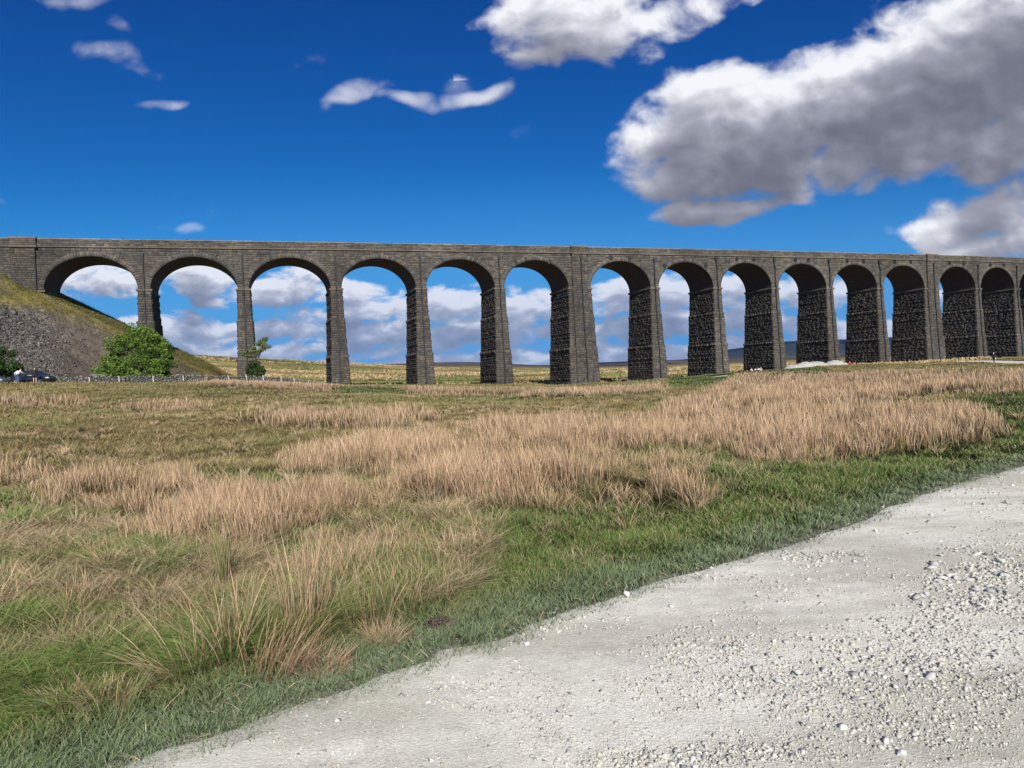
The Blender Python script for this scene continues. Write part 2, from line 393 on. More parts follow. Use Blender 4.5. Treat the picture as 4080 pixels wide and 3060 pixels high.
def z_far(az, r):
    ca = np.maximum(np.cos(az), .35)
    def g(e, rr): return np.interp(az, _azf, _prof(e)) * rr * ca
    a500 = g(_e500, 520.); a2 = g(_e2k, 2100.); a4 = g(_e4k, 3900.); a5 = g(_e5k, 5600.)
    ks = [(160, -1.5 + 0 * az), (300, a500 * .42 - 1.2), (520, a500), (800, a500 * .55), (1250, a2 * .42), (2100, a2), (2900, a4 * .5), (3900, a4), (4600, a5 * .45), (5600, a5), (8000, a5 * .5), (14000, 0 * az)]
    out = np.array(ks[0][1], float).copy()
    for (r0, z0), (r1, z1) in zip(ks[:-1], ks[1:]):
        t = np.clip((r - r0) / (r1 - r0), 0, 1); t = t * t * (3 - 2 * t)
        m = r > r0
        out = np.where(m, z0 + (z1 - z0) * t, out)
    amp = np.clip((r - 400) / 3000, 0, 1) * 14
    return out + (fbm(np.sin(az) * r / 400 + 50, np.cos(az) * r / 700 + 50, 4) - .5) * amp
def bumps(x, y, r):
    """tussocky unevenness of the grassland"""
    b = (fbm(x * .55, y * .55, 3) - .5) * .34 + (fbm(x * 2.1 + 5, y * 2.1, 3) - .5) * .13 + (fbm(x * .12, y * .12, 2) - .5) * .5
    return b * np.clip((r - 2) / 8, .25, 1)
# left edge of the gravel track, then its centre line beyond the picture
EDGE_V = [(-60, 1760), (120, 1722), (300, 1659), (400, 1622), (560, 1563), (700, 1512), (850, 1452), (1000, 1408), (1100, 1366), (1250, 1316), (1400, 1272), (1550, 1226), (1700, 1180), (1850, 1130), (1950, 1093), (2050, 1058), (2212, 1008)]
EDGE = []
for u, v in EDGE_V:
    px, py = u * 1.84448, v * 1.84448
    EDGE.append(at(px, py, 1.0) * (1.6 / -at(px, py, 1.0).z))
EDGE = np.array([(p.x, p.y) for p in EDGE])
_ext = np.array([(10.5, 12.6), (16, 17.5), (26, 27), (38, 40), (48, 54), (56.5, 72), (62, 84), (70, 100), (77, 115), (84, 130), (90, 146), (94, 160), (97, 172)])
_pre = np.array([(-9, -2.5), (-5.5, .2), (-3.6, 1.4)])
EDGE = np.concatenate([_pre, EDGE[2:], _ext])
def resample(P, n):
    d = np.concatenate([[0], np.cumsum(np.hypot(*np.diff(P, axis=0).T))]); s = np.linspace(0, 1, n) ** 1.6 * d[-1]
    return np.stack([np.interp(s, d, P[:, 0]), np.interp(s, d, P[:, 1])], 1)
EDGEs = resample(EDGE, 700)
for _ in range(6):
    EDGEs[1:-1] = (EDGEs[:-2] + 2 * EDGEs[1:-1] + EDGEs[2:]) / 4
_a0 = np.concatenate([[0], np.cumsum(np.hypot(*np.diff(EDGEs, axis=0).T))])
_tan = np.gradient(EDGEs, axis=0); _tan /= np.linalg.norm(_tan, axis=1)[:, None]
EDGEs = EDGEs - np.stack([_tan[:, 1], -_tan[:, 0]], 1) * .11
EDGEs = EDGEs + np.stack([_tan[:, 1], -_tan[:, 0]], 1) * ((fbm(_a0 * 2.2, _a0 * 0 + 3, 4, .6) - .5) * .17 + (vnoise(_a0 * 7, _a0 * 0 + 1) - .5) * .05)[:, None]
_tan = np.gradient(EDGEs, axis=0); _tan /= np.linalg.norm(_tan, axis=1)[:, None]
_nor = np.stack([_tan[:, 1], -_tan[:, 0]], 1)         # to the right of travel
for _ in range(40): _nor[1:-1] = (_nor[:-2] + _nor[1:-1] + _nor[2:]) / 3
_nor /= np.linalg.norm(_nor, axis=1)[:, None]
_wid = np.interp(np.arange(700), [0, 60, 330, 699], [6.5, 6.0, 5.0, 3.6])
def track_dist(x, y):
    """distance outside the track's left edge (negative on the track)"""
    x = np.asarray(x, float).ravel(); y = np.asarray(y, float).ravel(); out = np.empty(len(x))
    for s in range(0, len(x), 40000):
        e = s + 40000
        d2 = (x[s:e, None] - EDGEs[::2, 0]) ** 2 + (y[s:e, None] - EDGEs[::2, 1]) ** 2
        k = np.argmin(d2, 1) * 2
        side = (x[s:e] - EDGEs[k, 0]) * _nor[k, 0] + (y[s:e] - EDGEs[k, 1]) * _nor[k, 1]
        dist = np.sqrt(d2.min(1))
        w = _wid[k]
        out[s:e] = np.where(side < 0, dist, np.where(side < w, -np.minimum(side, w - side), side - w))
    return out
def z_ground(x, y):
    x = np.asarray(x, float); y = np.asarray(y, float); sh = x.shape; x = x.ravel(); y = y.ravel()
    r = np.hypot(x, y); az = np.arctan2(x, y)
    zn = z_near(x, y) if len(x) else np.zeros(0)
    zf = z_far(az, r)
    t = sstep(175, 330, r)
    z = zn * (1 - t) + zf * t
    td = track_dist(x, y)
    z = z + bumps(x, y, r) * np.clip(td / 1.5, 0, 1) * (1 - sstep(300, 900, r) * .3)
    z = z + np.clip(td, 0, .4) * .08 * (r < 60) - (td < -.25) * .10
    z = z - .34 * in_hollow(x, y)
    return z.reshape(sh)
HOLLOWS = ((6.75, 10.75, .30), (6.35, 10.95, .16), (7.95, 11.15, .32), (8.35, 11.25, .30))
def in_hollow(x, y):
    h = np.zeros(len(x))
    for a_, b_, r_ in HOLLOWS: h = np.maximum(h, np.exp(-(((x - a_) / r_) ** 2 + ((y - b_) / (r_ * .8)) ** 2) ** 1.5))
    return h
def zg(x, y): return float(z_ground(np.array([x]), np.array([y]))[0])

# layout of the vegetation, in 1/1.844 source pixels of the ground point
RUSH = [
    ([(-300, 1015), (0, 1020), (115, 1018), (140, 1040), (0, 1052), (-300, 1060)], 1.0),
    ([(60, 1095), (150, 1050), (300, 1030), (430, 1045), (440, 1085), (300, 1130), (120, 1142)], 1.0),
    ([(430, 1098), (560, 1075), (780, 1075), (800, 1105), (600, 1130), (540, 1185), (420, 1190), (300, 1165), (290, 1130)], .9),
    ([(620, 985), (760, 962), (1000, 958), (1020, 1002), (800, 1018), (640, 1015)], 1.0),
    ([(850, 1060), (900, 1020), (1050, 1000), (1200, 1008), (1390, 1018), (1480, 1060), (1500, 1082), (1300, 1085), (1000, 1100), (860, 1100)], .85),
    ([(1020, 962), (1200, 942), (1630, 930), (1640, 965), (1300, 975), (1050, 990)], 1.0),
    ([(1600, 962), (1650, 895), (1900, 880), (2120, 895), (2175, 935), (2100, 962), (1900, 988), (1660, 1003)], 1.0),
    ([(1400, 905), (1560, 830), (1600, 806), (2500, 800), (2500, 838), (2050, 850), (1950, 862), (1800, 880), (1600, 905), (1420, 925)], .95),
    ([(1000, 925), (1400, 903), (1620, 898), (1640, 935), (1200, 942), (1000, 945)], .9),
    ([(490, 905), (640, 893), (900, 886), (965, 903), (900, 925), (700, 930), (520, 917)], .95),
    ([(-300, 848), (150, 858), (205, 870), (180, 880), (-300, 872)], .9),
    ([(220, 880), (400, 873), (490, 884), (300, 892)], .8),
    ([(860, 838), (1000, 843), (1230, 843), (1440, 832), (1440, 847), (1230, 857), (900, 852)], .9),
    ([(380, 822), (500, 818), (640, 828), (740, 835), (720, 847), (500, 838)], .85),
    ([(740, 1110), (1000, 1090), (1020, 1180), (960, 1290), (900, 1385), (780, 1370), (730, 1250)], .14),
    ([(1380, 1010), (1500, 1000), (1520, 1075), (1440, 1085)], .5),
]
TUSS = [([(-400, 1060), (60, 1090), (300, 1150), (520, 1200), (700, 1230), (740, 1330), (560, 1440), (430, 1500), (200, 1530), (-200, 1650)], 1.0),
        ([(740, 1120), (1000, 1110), (1060, 1250), (980, 1370), (800, 1420), (680, 1480), (560, 1500), (640, 1320)], .6)]
GREENP = [([(1760, 858), (1960, 855), (1960, 875), (1780, 885)], .8), ([(2040, 855), (2500, 840), (2500, 960), (2180, 950), (2130, 890)], .9),
          ([(1450, 812), (1760, 790), (1800, 800), (1560, 830), (1430, 838)], 1.0), ([(690, 836), (860, 838), (900, 850), (740, 852)], .8), ([(1000, 850), (1280, 852), (1300, 860), (1000, 862)], .7),
          ([(560, 1100), (900, 1090), (900, 1300), (600, 1300), (440, 1200)], .5)]
def in_poly(u, v, poly):
    c = np.zeros(len(u), bool); n = len(poly)
    for i in range(n):
        x0, y0 = poly[i]; x1, y1 = poly[(i + 1) % n]
        if y0 == y1: continue
        c ^= ((y0 > v) != (y1 > v)) & (u < (x1 - x0) * (v - y0) / (y1 - y0) + x0)
    return c
def layout(x, y, z):
    """share of rush, tussock grass and green grass at ground points"""
    den = np.maximum(y * _f_y + z * _f_z, .5)
    u = (2040 + FOC * (x * _r.x + y * _r.y + z * _r.z) / den) / 1.84448
    v = (1530 - FOC * (x * _u.x + y * _u.y + z * _u.z) / den) / 1.84448
    r = np.hypot(x, y)
    k = np.clip(9.0 / np.maximum(r, 4), .08, 1)
    uu = u + (fbm(x * .9, y * .9, 3) - .5) * 150 * k; vv = v + (fbm(x * .9 + 40, y * .9, 3) - .5) * 80 * k * k
    ru = np.zeros(len(x)); tu = np.zeros(len(x)); gr = np.zeros(len(x))
    ok = y > 1.0
    for p, w in RUSH:      # beds thin out softly towards their rims
        acc = np.zeros(len(x)); bs = 22 * k + 3
        for a_ in range(6):
            acc += in_poly(uu + math.cos(a_ * 1.047) * bs * 1.7, vv + math.sin(a_ * 1.047) * bs * .6, p)
        ru = np.maximum(ru, acc / 6 * w * ok)
    for p, w in TUSS: tu = np.maximum(tu, in_poly(uu, vv, p) * w * ok)
    for p, w in GREENP: gr = np.maximum(gr, in_poly(uu, vv, p) * w * ok)
    td = track_dist(x, y)
    verge = np.clip(1 - td / .75, 0, 1) * (td > -.3)
    gr = np.maximum(gr, (r < 16) * (1 - sstep(9, 15, r)) * (ru < .1) * (tu < .1))
    gr = np.maximum(gr, sstep(2.4, 1.2, td + (fbm(x * 1.3, y * 1.3, 3) - .5) * 1.2) * (r < 90))
    ru = ru * (td > .5); tu = tu * (td > .6)
    return ru, tu, gr, verge, td
_f_y, _f_z = _f_cam = (0.99989948, -0.01417871)

def ground_mat():
    m, nt, b, N = mat_new('moorland_ground')
    at_ = nn(nt, 'ShaderNodeAttribute'); at_.attribute_name = 'col'
    geo = nn(nt, 'ShaderNodeNewGeometry'); P = geo.outputs['Position']
    f = N.noise(P, 3.0, 6, .7)
    f2 = N.noise(N.map(P, scale=(1, .45, 1)), .35, 6, .65)
    f3 = N.noise(N.map(P, scale=(1, .3, 1)), .012, 7, .68)
    k = N.m('MULTIPLY', N.ramp(f, .2, .8, .65, 1.35), N.ramp(f2, .25, .75, .7, 1.3))
    k = N.m('MULTIPLY', k, N.ramp(f3, .3, .7, .78, 1.22))
    fs = N.noise(N.map(P, scale=(.35, 1.0, 1)), .06, 8, .72, .8)
    k = N.m('MULTIPLY', k, N.ramp(fs, .40, .60, .55, 1.35))
    c = N.v('SCALE', at_.outputs['Color'], s=k)
    nt.links.new(c, b.inputs['Base Color']); b.inputs['Roughness'].default_value = 1.0; b.inputs['Specular IOR Level'].default_value = .05
    bn = nn(nt, 'ShaderNodeBump'); bn.inputs['Strength'].default_value = 1.0; bn.inputs['Distance'].default_value = .25
    N._in(bn.inputs['Height'], N.m('ADD', f, N.m('MULTIPLY', f2, 2.0))); nt.links.new(bn.outputs[0], b.inputs['Normal'])
    return m
M_GROUND = ground_mat()
def build_ground():
    az = np.concatenate([np.linspace(-180, -48, 60, endpoint=False), np.linspace(-48, 48, 900), np.linspace(48, 180, 60)[1:]])
    az = np.radians(az)
    r = np.concatenate([[.4, 1, 1.6], np.geomspace(2.2, 14000, 560)])
    Rr, A = np.meshgrid(r, az, indexing='ij')
    X = Rr * np.sin(A); Y = Rr * np.cos(A)
    x = X.ravel(); y = Y.ravel()
    z = z_ground(x, y)
    rr = np.hypot(x, y)
    ru, tu, gr, verge, td = layout(x, y, z)
    n1 = fbm(x * .3, y * .3, 4)[:, None]; n2 = fbm(x * .02 + 3, y * .05, 5)[:, None]; n3 = fbm(x * .006 + 9, y * .012 + 4, 5)[:, None]
    mid = np.array([.19, .145, .065]) * (.75 + .5 * n1) + np.array([.0, .012, .0]) * (n2 > .55)
    rush = np.array([.09, .062, .032]) * (.7 + .6 * n1)
    green = np.array([.028, .045, .012]) * (.7 + .6 * n1)
    tus = np.array([.05, .045, .02]) * (.7 + .6 * n1)
    c = mid * 1.0
    for w, k in ((tu, tus), (ru, rush), (gr, green)): c = c * (1 - w[:, None]) + k * w[:, None]
    rim = (sstep(.30, -.05, td + (n1[:, 0] - .5) * .3) * (rr < 200))[:, None]; c = c * (1 - rim) + np.array([.30, .285, .24]) * rim
    hw_ = in_hollow(x, y)[:, None]; c = c * (1 - hw_) + np.array([.02, .016, .012]) * hw_  # hollows painted near black, their shade put into the ground colour
    farc = np.array([.27, .195, .085]) * (.7 + .6 * n2) * (1 - .55 * sstep(.5, .62, n3)) + np.array([.02, .05, .008]) * sstep(.56, .66, n2)
    t = sstep(110, 260, rr)[:, None]; c = c * (1 - t) + farc * t
    heath = np.array([.085, .066, .045]) * (.6 + .8 * n3)
    t = sstep(700, 1700, rr)[:, None]; c = c * (1 - t) + heath * t
    fell_shade = np.array([.015, .019, .026]) * (.8 + .4 * n3)  # far fells coloured dark blue, cloud shade and distance painted in
    t = sstep(3000, 5000, rr)[:, None]; c = c * (1 - t) + fell_shade * t
    nr, na = X.shape
    i = np.arange(nr - 1)[:, None] * na + np.arange(na - 1)[None, :]
    q = np.stack([i, i + na, i + na + 1, i + 1], -1).reshape(-1, 4)
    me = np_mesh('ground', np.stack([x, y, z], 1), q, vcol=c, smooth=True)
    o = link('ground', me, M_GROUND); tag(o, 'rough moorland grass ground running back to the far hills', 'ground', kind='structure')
    return o
build_ground()

def track_mat():
    m, nt, b, N = mat_new('crushed_limestone')
    geo = nn(nt, 'ShaderNodeNewGeometry'); P = geo.outputs['Position']
    f = N.noise(P, 55.0, 6, .75); f2 = N.noise(N.map(P, rot=(0, 0, R(-40)), scale=(.35, 1.6, 1)), 1.1, 5, .6); f3 = N.noise(P, 9.0, 5, .7)
    c = N.mix(N.ramp(f2, .38, .64), rgb(.47, .45, .39), rgb(.66, .64, .575))
    c = N.v('SCALE', c, s=N.ramp(f, .25, .7, .74, 1.14)); c = N.v('SCALE', c, s=N.ramp(N.noise(P, 190.0, 3, .7), .3, .7, .8, 1.15)); c = N.v('SCALE', c, s=N.ramp(f3, .25, .7, .86, 1.08))
    tint = N.noise(P, .8, 3, .5)
    c = N.mix(N.ramp(tint, .45, .7, 0, .35), c, rgb(.41, .41, .31))
    vr = nn(nt, 'ShaderNodeTexVoronoi'); vr.inputs['Scale'].default_value = 70; nt.links.new(P, vr.inputs['Vector'])
    nt.links.new(c, b.inputs['Base Color']); b.inputs['Roughness'].default_value = 1.0; b.inputs['Specular IOR Level'].default_value = .1
    bn = nn(nt, 'ShaderNodeBump'); bn.inputs['Strength'].default_value = .5; bn.inputs['Distance'].default_value = .007
    h = N.m('ADD', f, N.m('MULTIPLY', N.m('SUBTRACT', 1.0, vr.outputs['Distance']), .8)); h = N.m('ADD', h, N.m('MULTIPLY', f3, .8)); h = N.m('ADD', h, N.noise(P, 160.0, 3, .7))
    N._in(bn.inputs['Height'], h); nt.links.new(bn.outputs[0], b.inputs['Normal'])
    return m
def build_track():
    m = 40; n = len(EDGEs)
    s = np.linspace(0, 1, m)
    arc = np.concatenate([[0], np.cumsum(np.hypot(*np.diff(EDGEs, axis=0).T))])
    jit = arc * 0 - .05
    X = EDGEs[:, 0, None] + _nor[:, 0, None] * (jit[:, None] * (1 - s) + _wid[:, None] * s)
    Y = EDGEs[:, 1, None] + _nor[:, 1, None] * (jit[:, None] * (1 - s) + _wid[:, None] * s)
    x = X.ravel(); y = Y.ravel()
    z = z_near(x, y) + .012 + (fbm(x * .9, y * .9, 3) - .5) * .05 + (fbm(x * 5, y * 5, 3) - .5) * .006
    z = z.reshape(X.shape); z[:, 0] -= .05; z[:, 1] -= .0
    i = np.arange(n - 1)[:, None] * m + np.arange(m - 1)[None, :]
    q = np.stack([i, i + 1, i + m + 1, i + m], -1).reshape(-1, 4)[:, ::-1]
    me = np_mesh('track', np.stack([x, y, z.ravel()], 1), q, smooth=True)
    o = link('track', me, track_mat()); tag(o, 'white crushed limestone track', 'track', kind='structure')
build_track()
def z_track(x, y): return z_near(x, y) + .012 + (fbm(x * .9, y * .9, 3) - .5) * .05 + (fbm(x * 5, y * 5, 3) - .5) * .006

# ------------------------------------------------------------------ the viaduct
TH = 0.331379; V0 = Vector((-60.1125, 117.708, 0)); VD = 9.22; ZS = 16.62; ZT = 23.38
_ca, _sa = math.cos(TH), math.sin(TH)
def VP(t, d, z):
    """t along the line, d metres behind the near face, z up"""
    k = 1.94843e-4 * (t - 70) ** 2
    return np.array([V0.x + _ca * t - _sa * (d + k), V0.y + _sa * t + _ca * (d + k), z + .001 * t])
def VPn(t, d, z):
    k = 1.94843e-4 * (t - 70) ** 2
    return np.stack([V0.x + _ca * t - _sa * (d + k), V0.y + _sa * t + _ca * (d + k), z + .001 * t + 0 * d], -1)
def inv_t(x, y):
    dx = x - V0.x; dy = y - V0.y; t = dx * _ca + dy * _sa; d = -dx * _sa + dy * _ca
    return t, d - 1.94843e-4 * (t - 70) ** 2
NS = 4       # steps along a straight piece
PT = [0.0, 15.47, 31.10, 46.52, 61.90, 78.85, 96.05, 111.56, 127.0, 142.65, 158.2, 175.35, 192.0, 207.0, 222.5, 238.0, 253.5]
BIG = (5, 11)
def pw(i): return 2.45 if i in BIG else .95
PAL = np.array([(.108, .092, .073), (.098, .085, .069), (.084, .075, .064), (.122, .103, .080), (.072, .066, .059), (.102, .088, .073), (.088, .082, .074), (.132, .108, .078)])
A_GREY = np.array([.74, .76, .79])
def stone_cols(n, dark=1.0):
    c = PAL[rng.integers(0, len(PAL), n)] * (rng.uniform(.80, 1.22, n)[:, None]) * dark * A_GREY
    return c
class Blocks:
    """rock-faced stones proud of a wall: four corners each, pushed out along a normal"""
    def __init__(self): self.q = []; self.n = []; self.p = []; self.c = []
    def add(self, a, b, c, d, n, prot, col): self.q.append((a, b, c, d)); self.n.append(n); self.p.append(prot); self.c.append(col)
    def mesh(self, name, rough=.03, inset=.045, flat=False, extraV=None, extraQ=None, extraC=None):
        Q = np.array(self.q, float); Nn = np.array(self.n, float)[:, None, :]; p = np.array(self.p, float)
        n = len(Q); cen = Q.mean(1, keepdims=True)
        e = Q - cen; le = np.linalg.norm(e, axis=2, keepdims=True)
        base = Q - Nn * .06
        ua = Q[:, 1] - Q[:, 0] + Q[:, 2] - Q[:, 3]; va = Q[:, 3] - Q[:, 0] + Q[:, 2] - Q[:, 1]
        ua /= np.linalg.norm(ua, axis=1, keepdims=True) + 1e-9; va /= np.linalg.norm(va, axis=1, keepdims=True) + 1e-9
        shr = np.stack([ua + va, va - ua, -ua - va, ua - va], 1) * inset      # even joint all round
        outer = Q + shr + Nn * (p[:, None, None] * rng.uniform(.82, 1.0, (n, 4, 1)))
        off = rng.uniform(-.22, .22, (n, 2))
        mid = cen[:, 0] + e[:, 1] * off[:, :1] + e[:, 2] * off[:, 1:] + Nn[:, 0] * (p * rng.uniform(.98, 1.15, n) + rough * rng.uniform(0, 1, n))[:, None]
        if flat:      # squared blocks, only slightly uneven
            outer = Q + shr + Nn * (p[:, None, None] + rng.normal(0, .012, (n, 4, 1)))
            mid = outer.mean(1) + Nn[:, 0] * rng.uniform(.0, .03, n)[:, None] * (1 + 0 * p[:, None])
        V = np.concatenate([base, outer, mid[:, None]], 1).reshape(-1, 3)
        b = (np.arange(n) * 9)[:, None]
        quads = np.concatenate([b + np.array([k, (k + 1) % 4, 4 + (k + 1) % 4, 4 + k]) for k in range(4)], 0)
        tris = np.concatenate([b + np.array([4 + k, 4 + (k + 1) % 4, 8]) for k in range(4)], 0)
        C = np.array(self.c, float)
        qc = np.tile(C, (4, 1)); tc_ = np.tile(C, (4, 1))
        if extraV is not None:
            k = len(V); V = np.concatenate([V, extraV]); quads = np.concatenate([np.asarray(extraQ) + k, quads]); qc = np.concatenate([extraC, qc])
        return np_mesh(name, V, quads, tris, fcol=np.concatenate([qc, tc_]))
MORTAR = np.array([.035, .031, .027])
def courses(z0, z1, lo=.30, hi=.46):
    zs = [z0]
    while zs[-1] < z1 - .2: zs.append(zs[-1] + random.uniform(lo, hi))
    zs[-1] = z1
    return zs
def splits(a, b, lo=.5, hi=1.15):
    xs = [a]
    while b - xs[-1] > hi: xs.append(xs[-1] + random.uniform(lo, hi))
    if b - xs[-1] < lo * .5 and len(xs) > 1: xs.pop()
    xs.append(b); return xs
def wall_blocks(B, F, nrm, z0, z1, a0, a1, prot=(.02, .07), lo=.5, hi=1.15, dark=1.0, ch=(.30, .46), keep=None):
    """F(s, z) -> point; a0(z), a1(z) limits of s"""
    zs = courses(z0, z1, *ch)
    for k in range(len(zs) - 1):
        za, zb = zs[k], zs[k + 1]; zm = (za + zb) / 2
        xs = splits(a0(zm), a1(zm), lo, hi)
        nx = len(xs) - 1; cols = stone_cols(nx, dark)
        for j in range(nx):
            if keep and not keep((xs[j] + xs[j + 1]) / 2, zm): continue
            B.add(F(xs[j], za), F(xs[j + 1], za), F(xs[j + 1], zb), F(xs[j], zb), nrm, random.uniform(*prot), cols[j])
NF = np.array([_sa, -_ca, 0.0])          # out of the near face, towards the camera side
NL = np.array([-_ca, -_sa, 0.0]); NR = -NL; NB = -NF
viaduct = empty('viaduct', tuple(VP(70, VD / 2, -3)))
tag(viaduct, 'long curving dark stone railway viaduct of many tall arches striding across the moor', 'viaduct')
_vi = viaduct.location.copy()
def vlink(name, me, mat, parent=None):
    o = link(name, me, mat)
    p = parent or viaduct
    o.parent = p; o.matrix_parent_inverse = Matrix.Translation(-_vi)
    return o
def vlink2(name, me, mat, parent):       # child of a part whose own matrix is identity in the world
    o = link(name, me, mat); o.parent = parent; return o
pipes = MB()
def box_between(mb, t0, t1, d0, d1, z0, z1, col=None, n=1):
    ts = np.linspace(t0, t1, n + 1)
    for a, b in zip(ts[:-1], ts[1:]):
        vs = [VP(a, d0, z0), VP(b, d0, z0), VP(b, d1, z0), VP(a, d1, z0), VP(a, d0, z1), VP(b, d0, z1), VP(b, d1, z1), VP(a, d1, z1)]
        mb.add(vs, [(0, 3, 2, 1), (4, 5, 6, 7), (0, 1, 5, 4), (1, 2, 6, 5), (2, 3, 7, 6), (3, 0, 4, 7)], col)
def steps(z):     # small set-offs on the way down
    return (.10 if z < 11.3 else 0) + (.14 if z < 4.6 else 0)
for i, T0 in enumerate(PT):
    w0 = pw(i); big = i in BIG
    p = VP(T0, 0, 0); pb = VP(T0, VD, 0)
    zb = min(zg(p[0], p[1]), zg(pb[0], pb[1])) - 1.0
    def hw(z): return w0 + .024 * (ZS - z) + steps(z)
    def fo(z): return .036 * (ZS - z) + steps(z)
    tilt = np.array([0, 0, .03])
    B = Blocks()
    F = lambda s, z: VP(T0 + s, -fo(z), z)
    Fb = lambda s, z: VP(T0 - s, VD + fo(z), z)
    L = lambda s, z: VP(T0 - hw(z), s, z)
    Rr_ = lambda s, z: VP(T0 + hw(z), VD - s, z)
    zz = [zb, 4.6, 11.3, ZS - .38]
    for za, zc in zip(zz[:-1], zz[1:]):
        e = .001
        wall_blocks(B, lambda s, z: F(s, min(max(z, za + e), zc - e)), NF + tilt, za, zc, lambda z: -hw(min(max(z, za + e), zc - e)), lambda z: hw(min(max(z, za + e), zc - e)), (.03, .09), .5, 1.0)
        wall_blocks(B, lambda s, z: L(s, min(max(z, za + e), zc - e)), NL + tilt, za, zc, lambda z: VD + fo(z), lambda z: -fo(z), (.05, .22)) if False else None
        # flank facing along the line: rougher, rock faced, stones coloured darker to deepen its shade
        lo_, hi_ = za, zc
        zs = courses(lo_, hi_, .32, .5)
        for k in range(len(zs) - 1):
            z1_, z2_ = zs[k], zs[k + 1]; c1 = min(max(z1_, za + e), zc - e); c2 = min(max(z2_, za + e), zc - e); zm = (c1 + c2) / 2
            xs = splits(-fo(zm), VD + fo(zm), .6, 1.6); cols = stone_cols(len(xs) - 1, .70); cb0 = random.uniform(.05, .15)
            for j in range(len(xs) - 1):
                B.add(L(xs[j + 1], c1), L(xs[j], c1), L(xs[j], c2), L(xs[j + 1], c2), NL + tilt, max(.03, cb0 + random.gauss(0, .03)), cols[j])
            if i < 8:
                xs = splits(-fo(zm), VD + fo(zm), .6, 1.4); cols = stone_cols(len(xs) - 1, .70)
                for j in range(len(xs) - 1):
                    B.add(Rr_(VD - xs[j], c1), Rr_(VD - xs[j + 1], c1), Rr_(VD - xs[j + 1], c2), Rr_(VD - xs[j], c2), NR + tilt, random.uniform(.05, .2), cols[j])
    # rows of bigger through-stones at the set-offs
    for zc in (11.3, 4.6):
        z1_, z2_ = zc - .42, zc + .06
        xs = splits(-fo(z1_) - .08, VD + fo(z1_), .5, .9); cols = stone_cols(len(xs) - 1, 1.0)
        for j in range(len(xs) - 1):
            if random.random() < .8: B.add(L(xs[j + 1], z1_), L(xs[j], z1_), L(xs[j], z2_), L(xs[j + 1], z2_), NL, random.uniform(.16, .34), cols[j])
        xs = splits(-hw(z1_), hw(z1_), .5, .9); cols = stone_cols(len(xs) - 1, 1.05)
        for j in range(len(xs) - 1): B.add(F(xs[j], z1_), F(xs[j + 1], z1_), F(xs[j + 1], z2_), F(xs[j], z2_), NF, random.uniform(.08, .14), cols[j])
    # solid core
    ev = []; eq = []
    levels = [zb, 4.6 - .001, 4.6 + .001, 11.3 - .001, 11.3 + .001, ZS]
    for z in levels:
        for s, d in ((-1, 0), (1, 0), (1, 1), (-1, 1)):
            ev.append(VP(T0 + s * hw(z), -fo(z) if d == 0 else VD + fo(z), z))
    for k in range(len(levels) - 1):
        for j in range(4): eq.append((k * 4 + j, k * 4 + (j + 1) % 4, (k + 1) * 4 + (j + 1) % 4, (k + 1) * 4 + j))
    ec = np.tile(MORTAR, (len(eq), 1))
    me = B.mesh('pier', flat=True, extraV=np.array(ev), extraQ=np.array(eq), extraC=ec)
    pier = vlink('pier', me, M_STONE)
    if big: pier['label'] = 'extra thick pier with a raised pilaster up its face'
    # impost round the head of the pier
    im = MB()
    prof = [(.10, ZS - .42), (.20, ZS - .30), (.27, ZS - .24), (.27, ZS - .02), (.22, ZS + .05)]
    for (o0, z0_), (o1, z1_) in zip(prof[:-1], prof[1:]):
        def ring(o, z): return [VP(T0 - w0 - o, -o, z), VP(T0 + w0 + o, -o, z), VP(T0 + w0 + o, VD + o, z), VP(T0 - w0 - o, VD + o, z)]
        vs = ring(o0, z0_) + ring(o1, z1_)
        im.add(vs, [(j, (j + 1) % 4, 4 + (j + 1) % 4, 4 + j) for j in range(4)], tuple(PAL[0] * 1.05))
    im.add(ring(.22, ZS + .05), [(0, 1, 2, 3)], tuple(PAL[1])); im.add(ring(.10, ZS - .42), [(3, 2, 1, 0)], tuple(PAL[1]))
    ob = im.build('impost', M_STONE); ob.parent = pier
    if big:   # pilaster from the ground to the string course
        PB = Blocks(); pwid = 1.62
        for z0_, z1_ in ((zb, 4.6), (4.6, 11.3), (11.3, ZS), (ZS, ZT)):
            fo2 = lambda z: fo(min(max(z, z0_ + .001), z1_ - .001)) if z < ZS - .001 else 0.0
            pF = lambda s, z: VP(T0 + s, -fo2(z) - .42, z)
            wall_blocks(PB, pF, NF + tilt * .5, z0_, z1_, lambda z: -pwid - .01 * max(0, ZS - z), lambda z: pwid + .01 * max(0, ZS - z), (.02, .08), .5, 1.0)
            zs = courses(z0_, z1_)
            for k in range(len(zs) - 1):
                zm = (zs[k] + zs[k + 1]) / 2; ww = pwid + .01 * max(0, ZS - zm)
                for sg in (-1, 1):
                    a = VP(T0 + sg * ww, -fo2(zm) - .44, zs[k]); b_ = VP(T0 + sg * ww, -fo2(zm) + .05, zs[k]); c_ = VP(T0 + sg * ww, -fo2(zm) + .05, zs[k + 1]); d_ = VP(T0 + sg * ww, -fo2(zm) - .44, zs[k + 1])
                    if sg < 0: a, b_, c_, d_ = b_, a, d_, c_
                    PB.add(a, b_, c_, d_, (NL if sg < 0 else NR), random.uniform(.01, .05), stone_cols(1)[0])
        lv = [zb, 4.6 - .001, 4.6 + .001, 11.3 - .001, 11.3 + .001, ZS, ZT]; ev = []; eq = []
        for z in lv:
            f_ = fo(z) if z < ZS - .001 else 0; ww = pwid + .01 * max(0, ZS - z)
            ev += [VP(T0 - ww, -f_ + .3, z), VP(T0 - ww, -f_ - .42, z), VP(T0 + ww, -f_ - .42, z), VP(T0 + ww, -f_ + .3, z)]
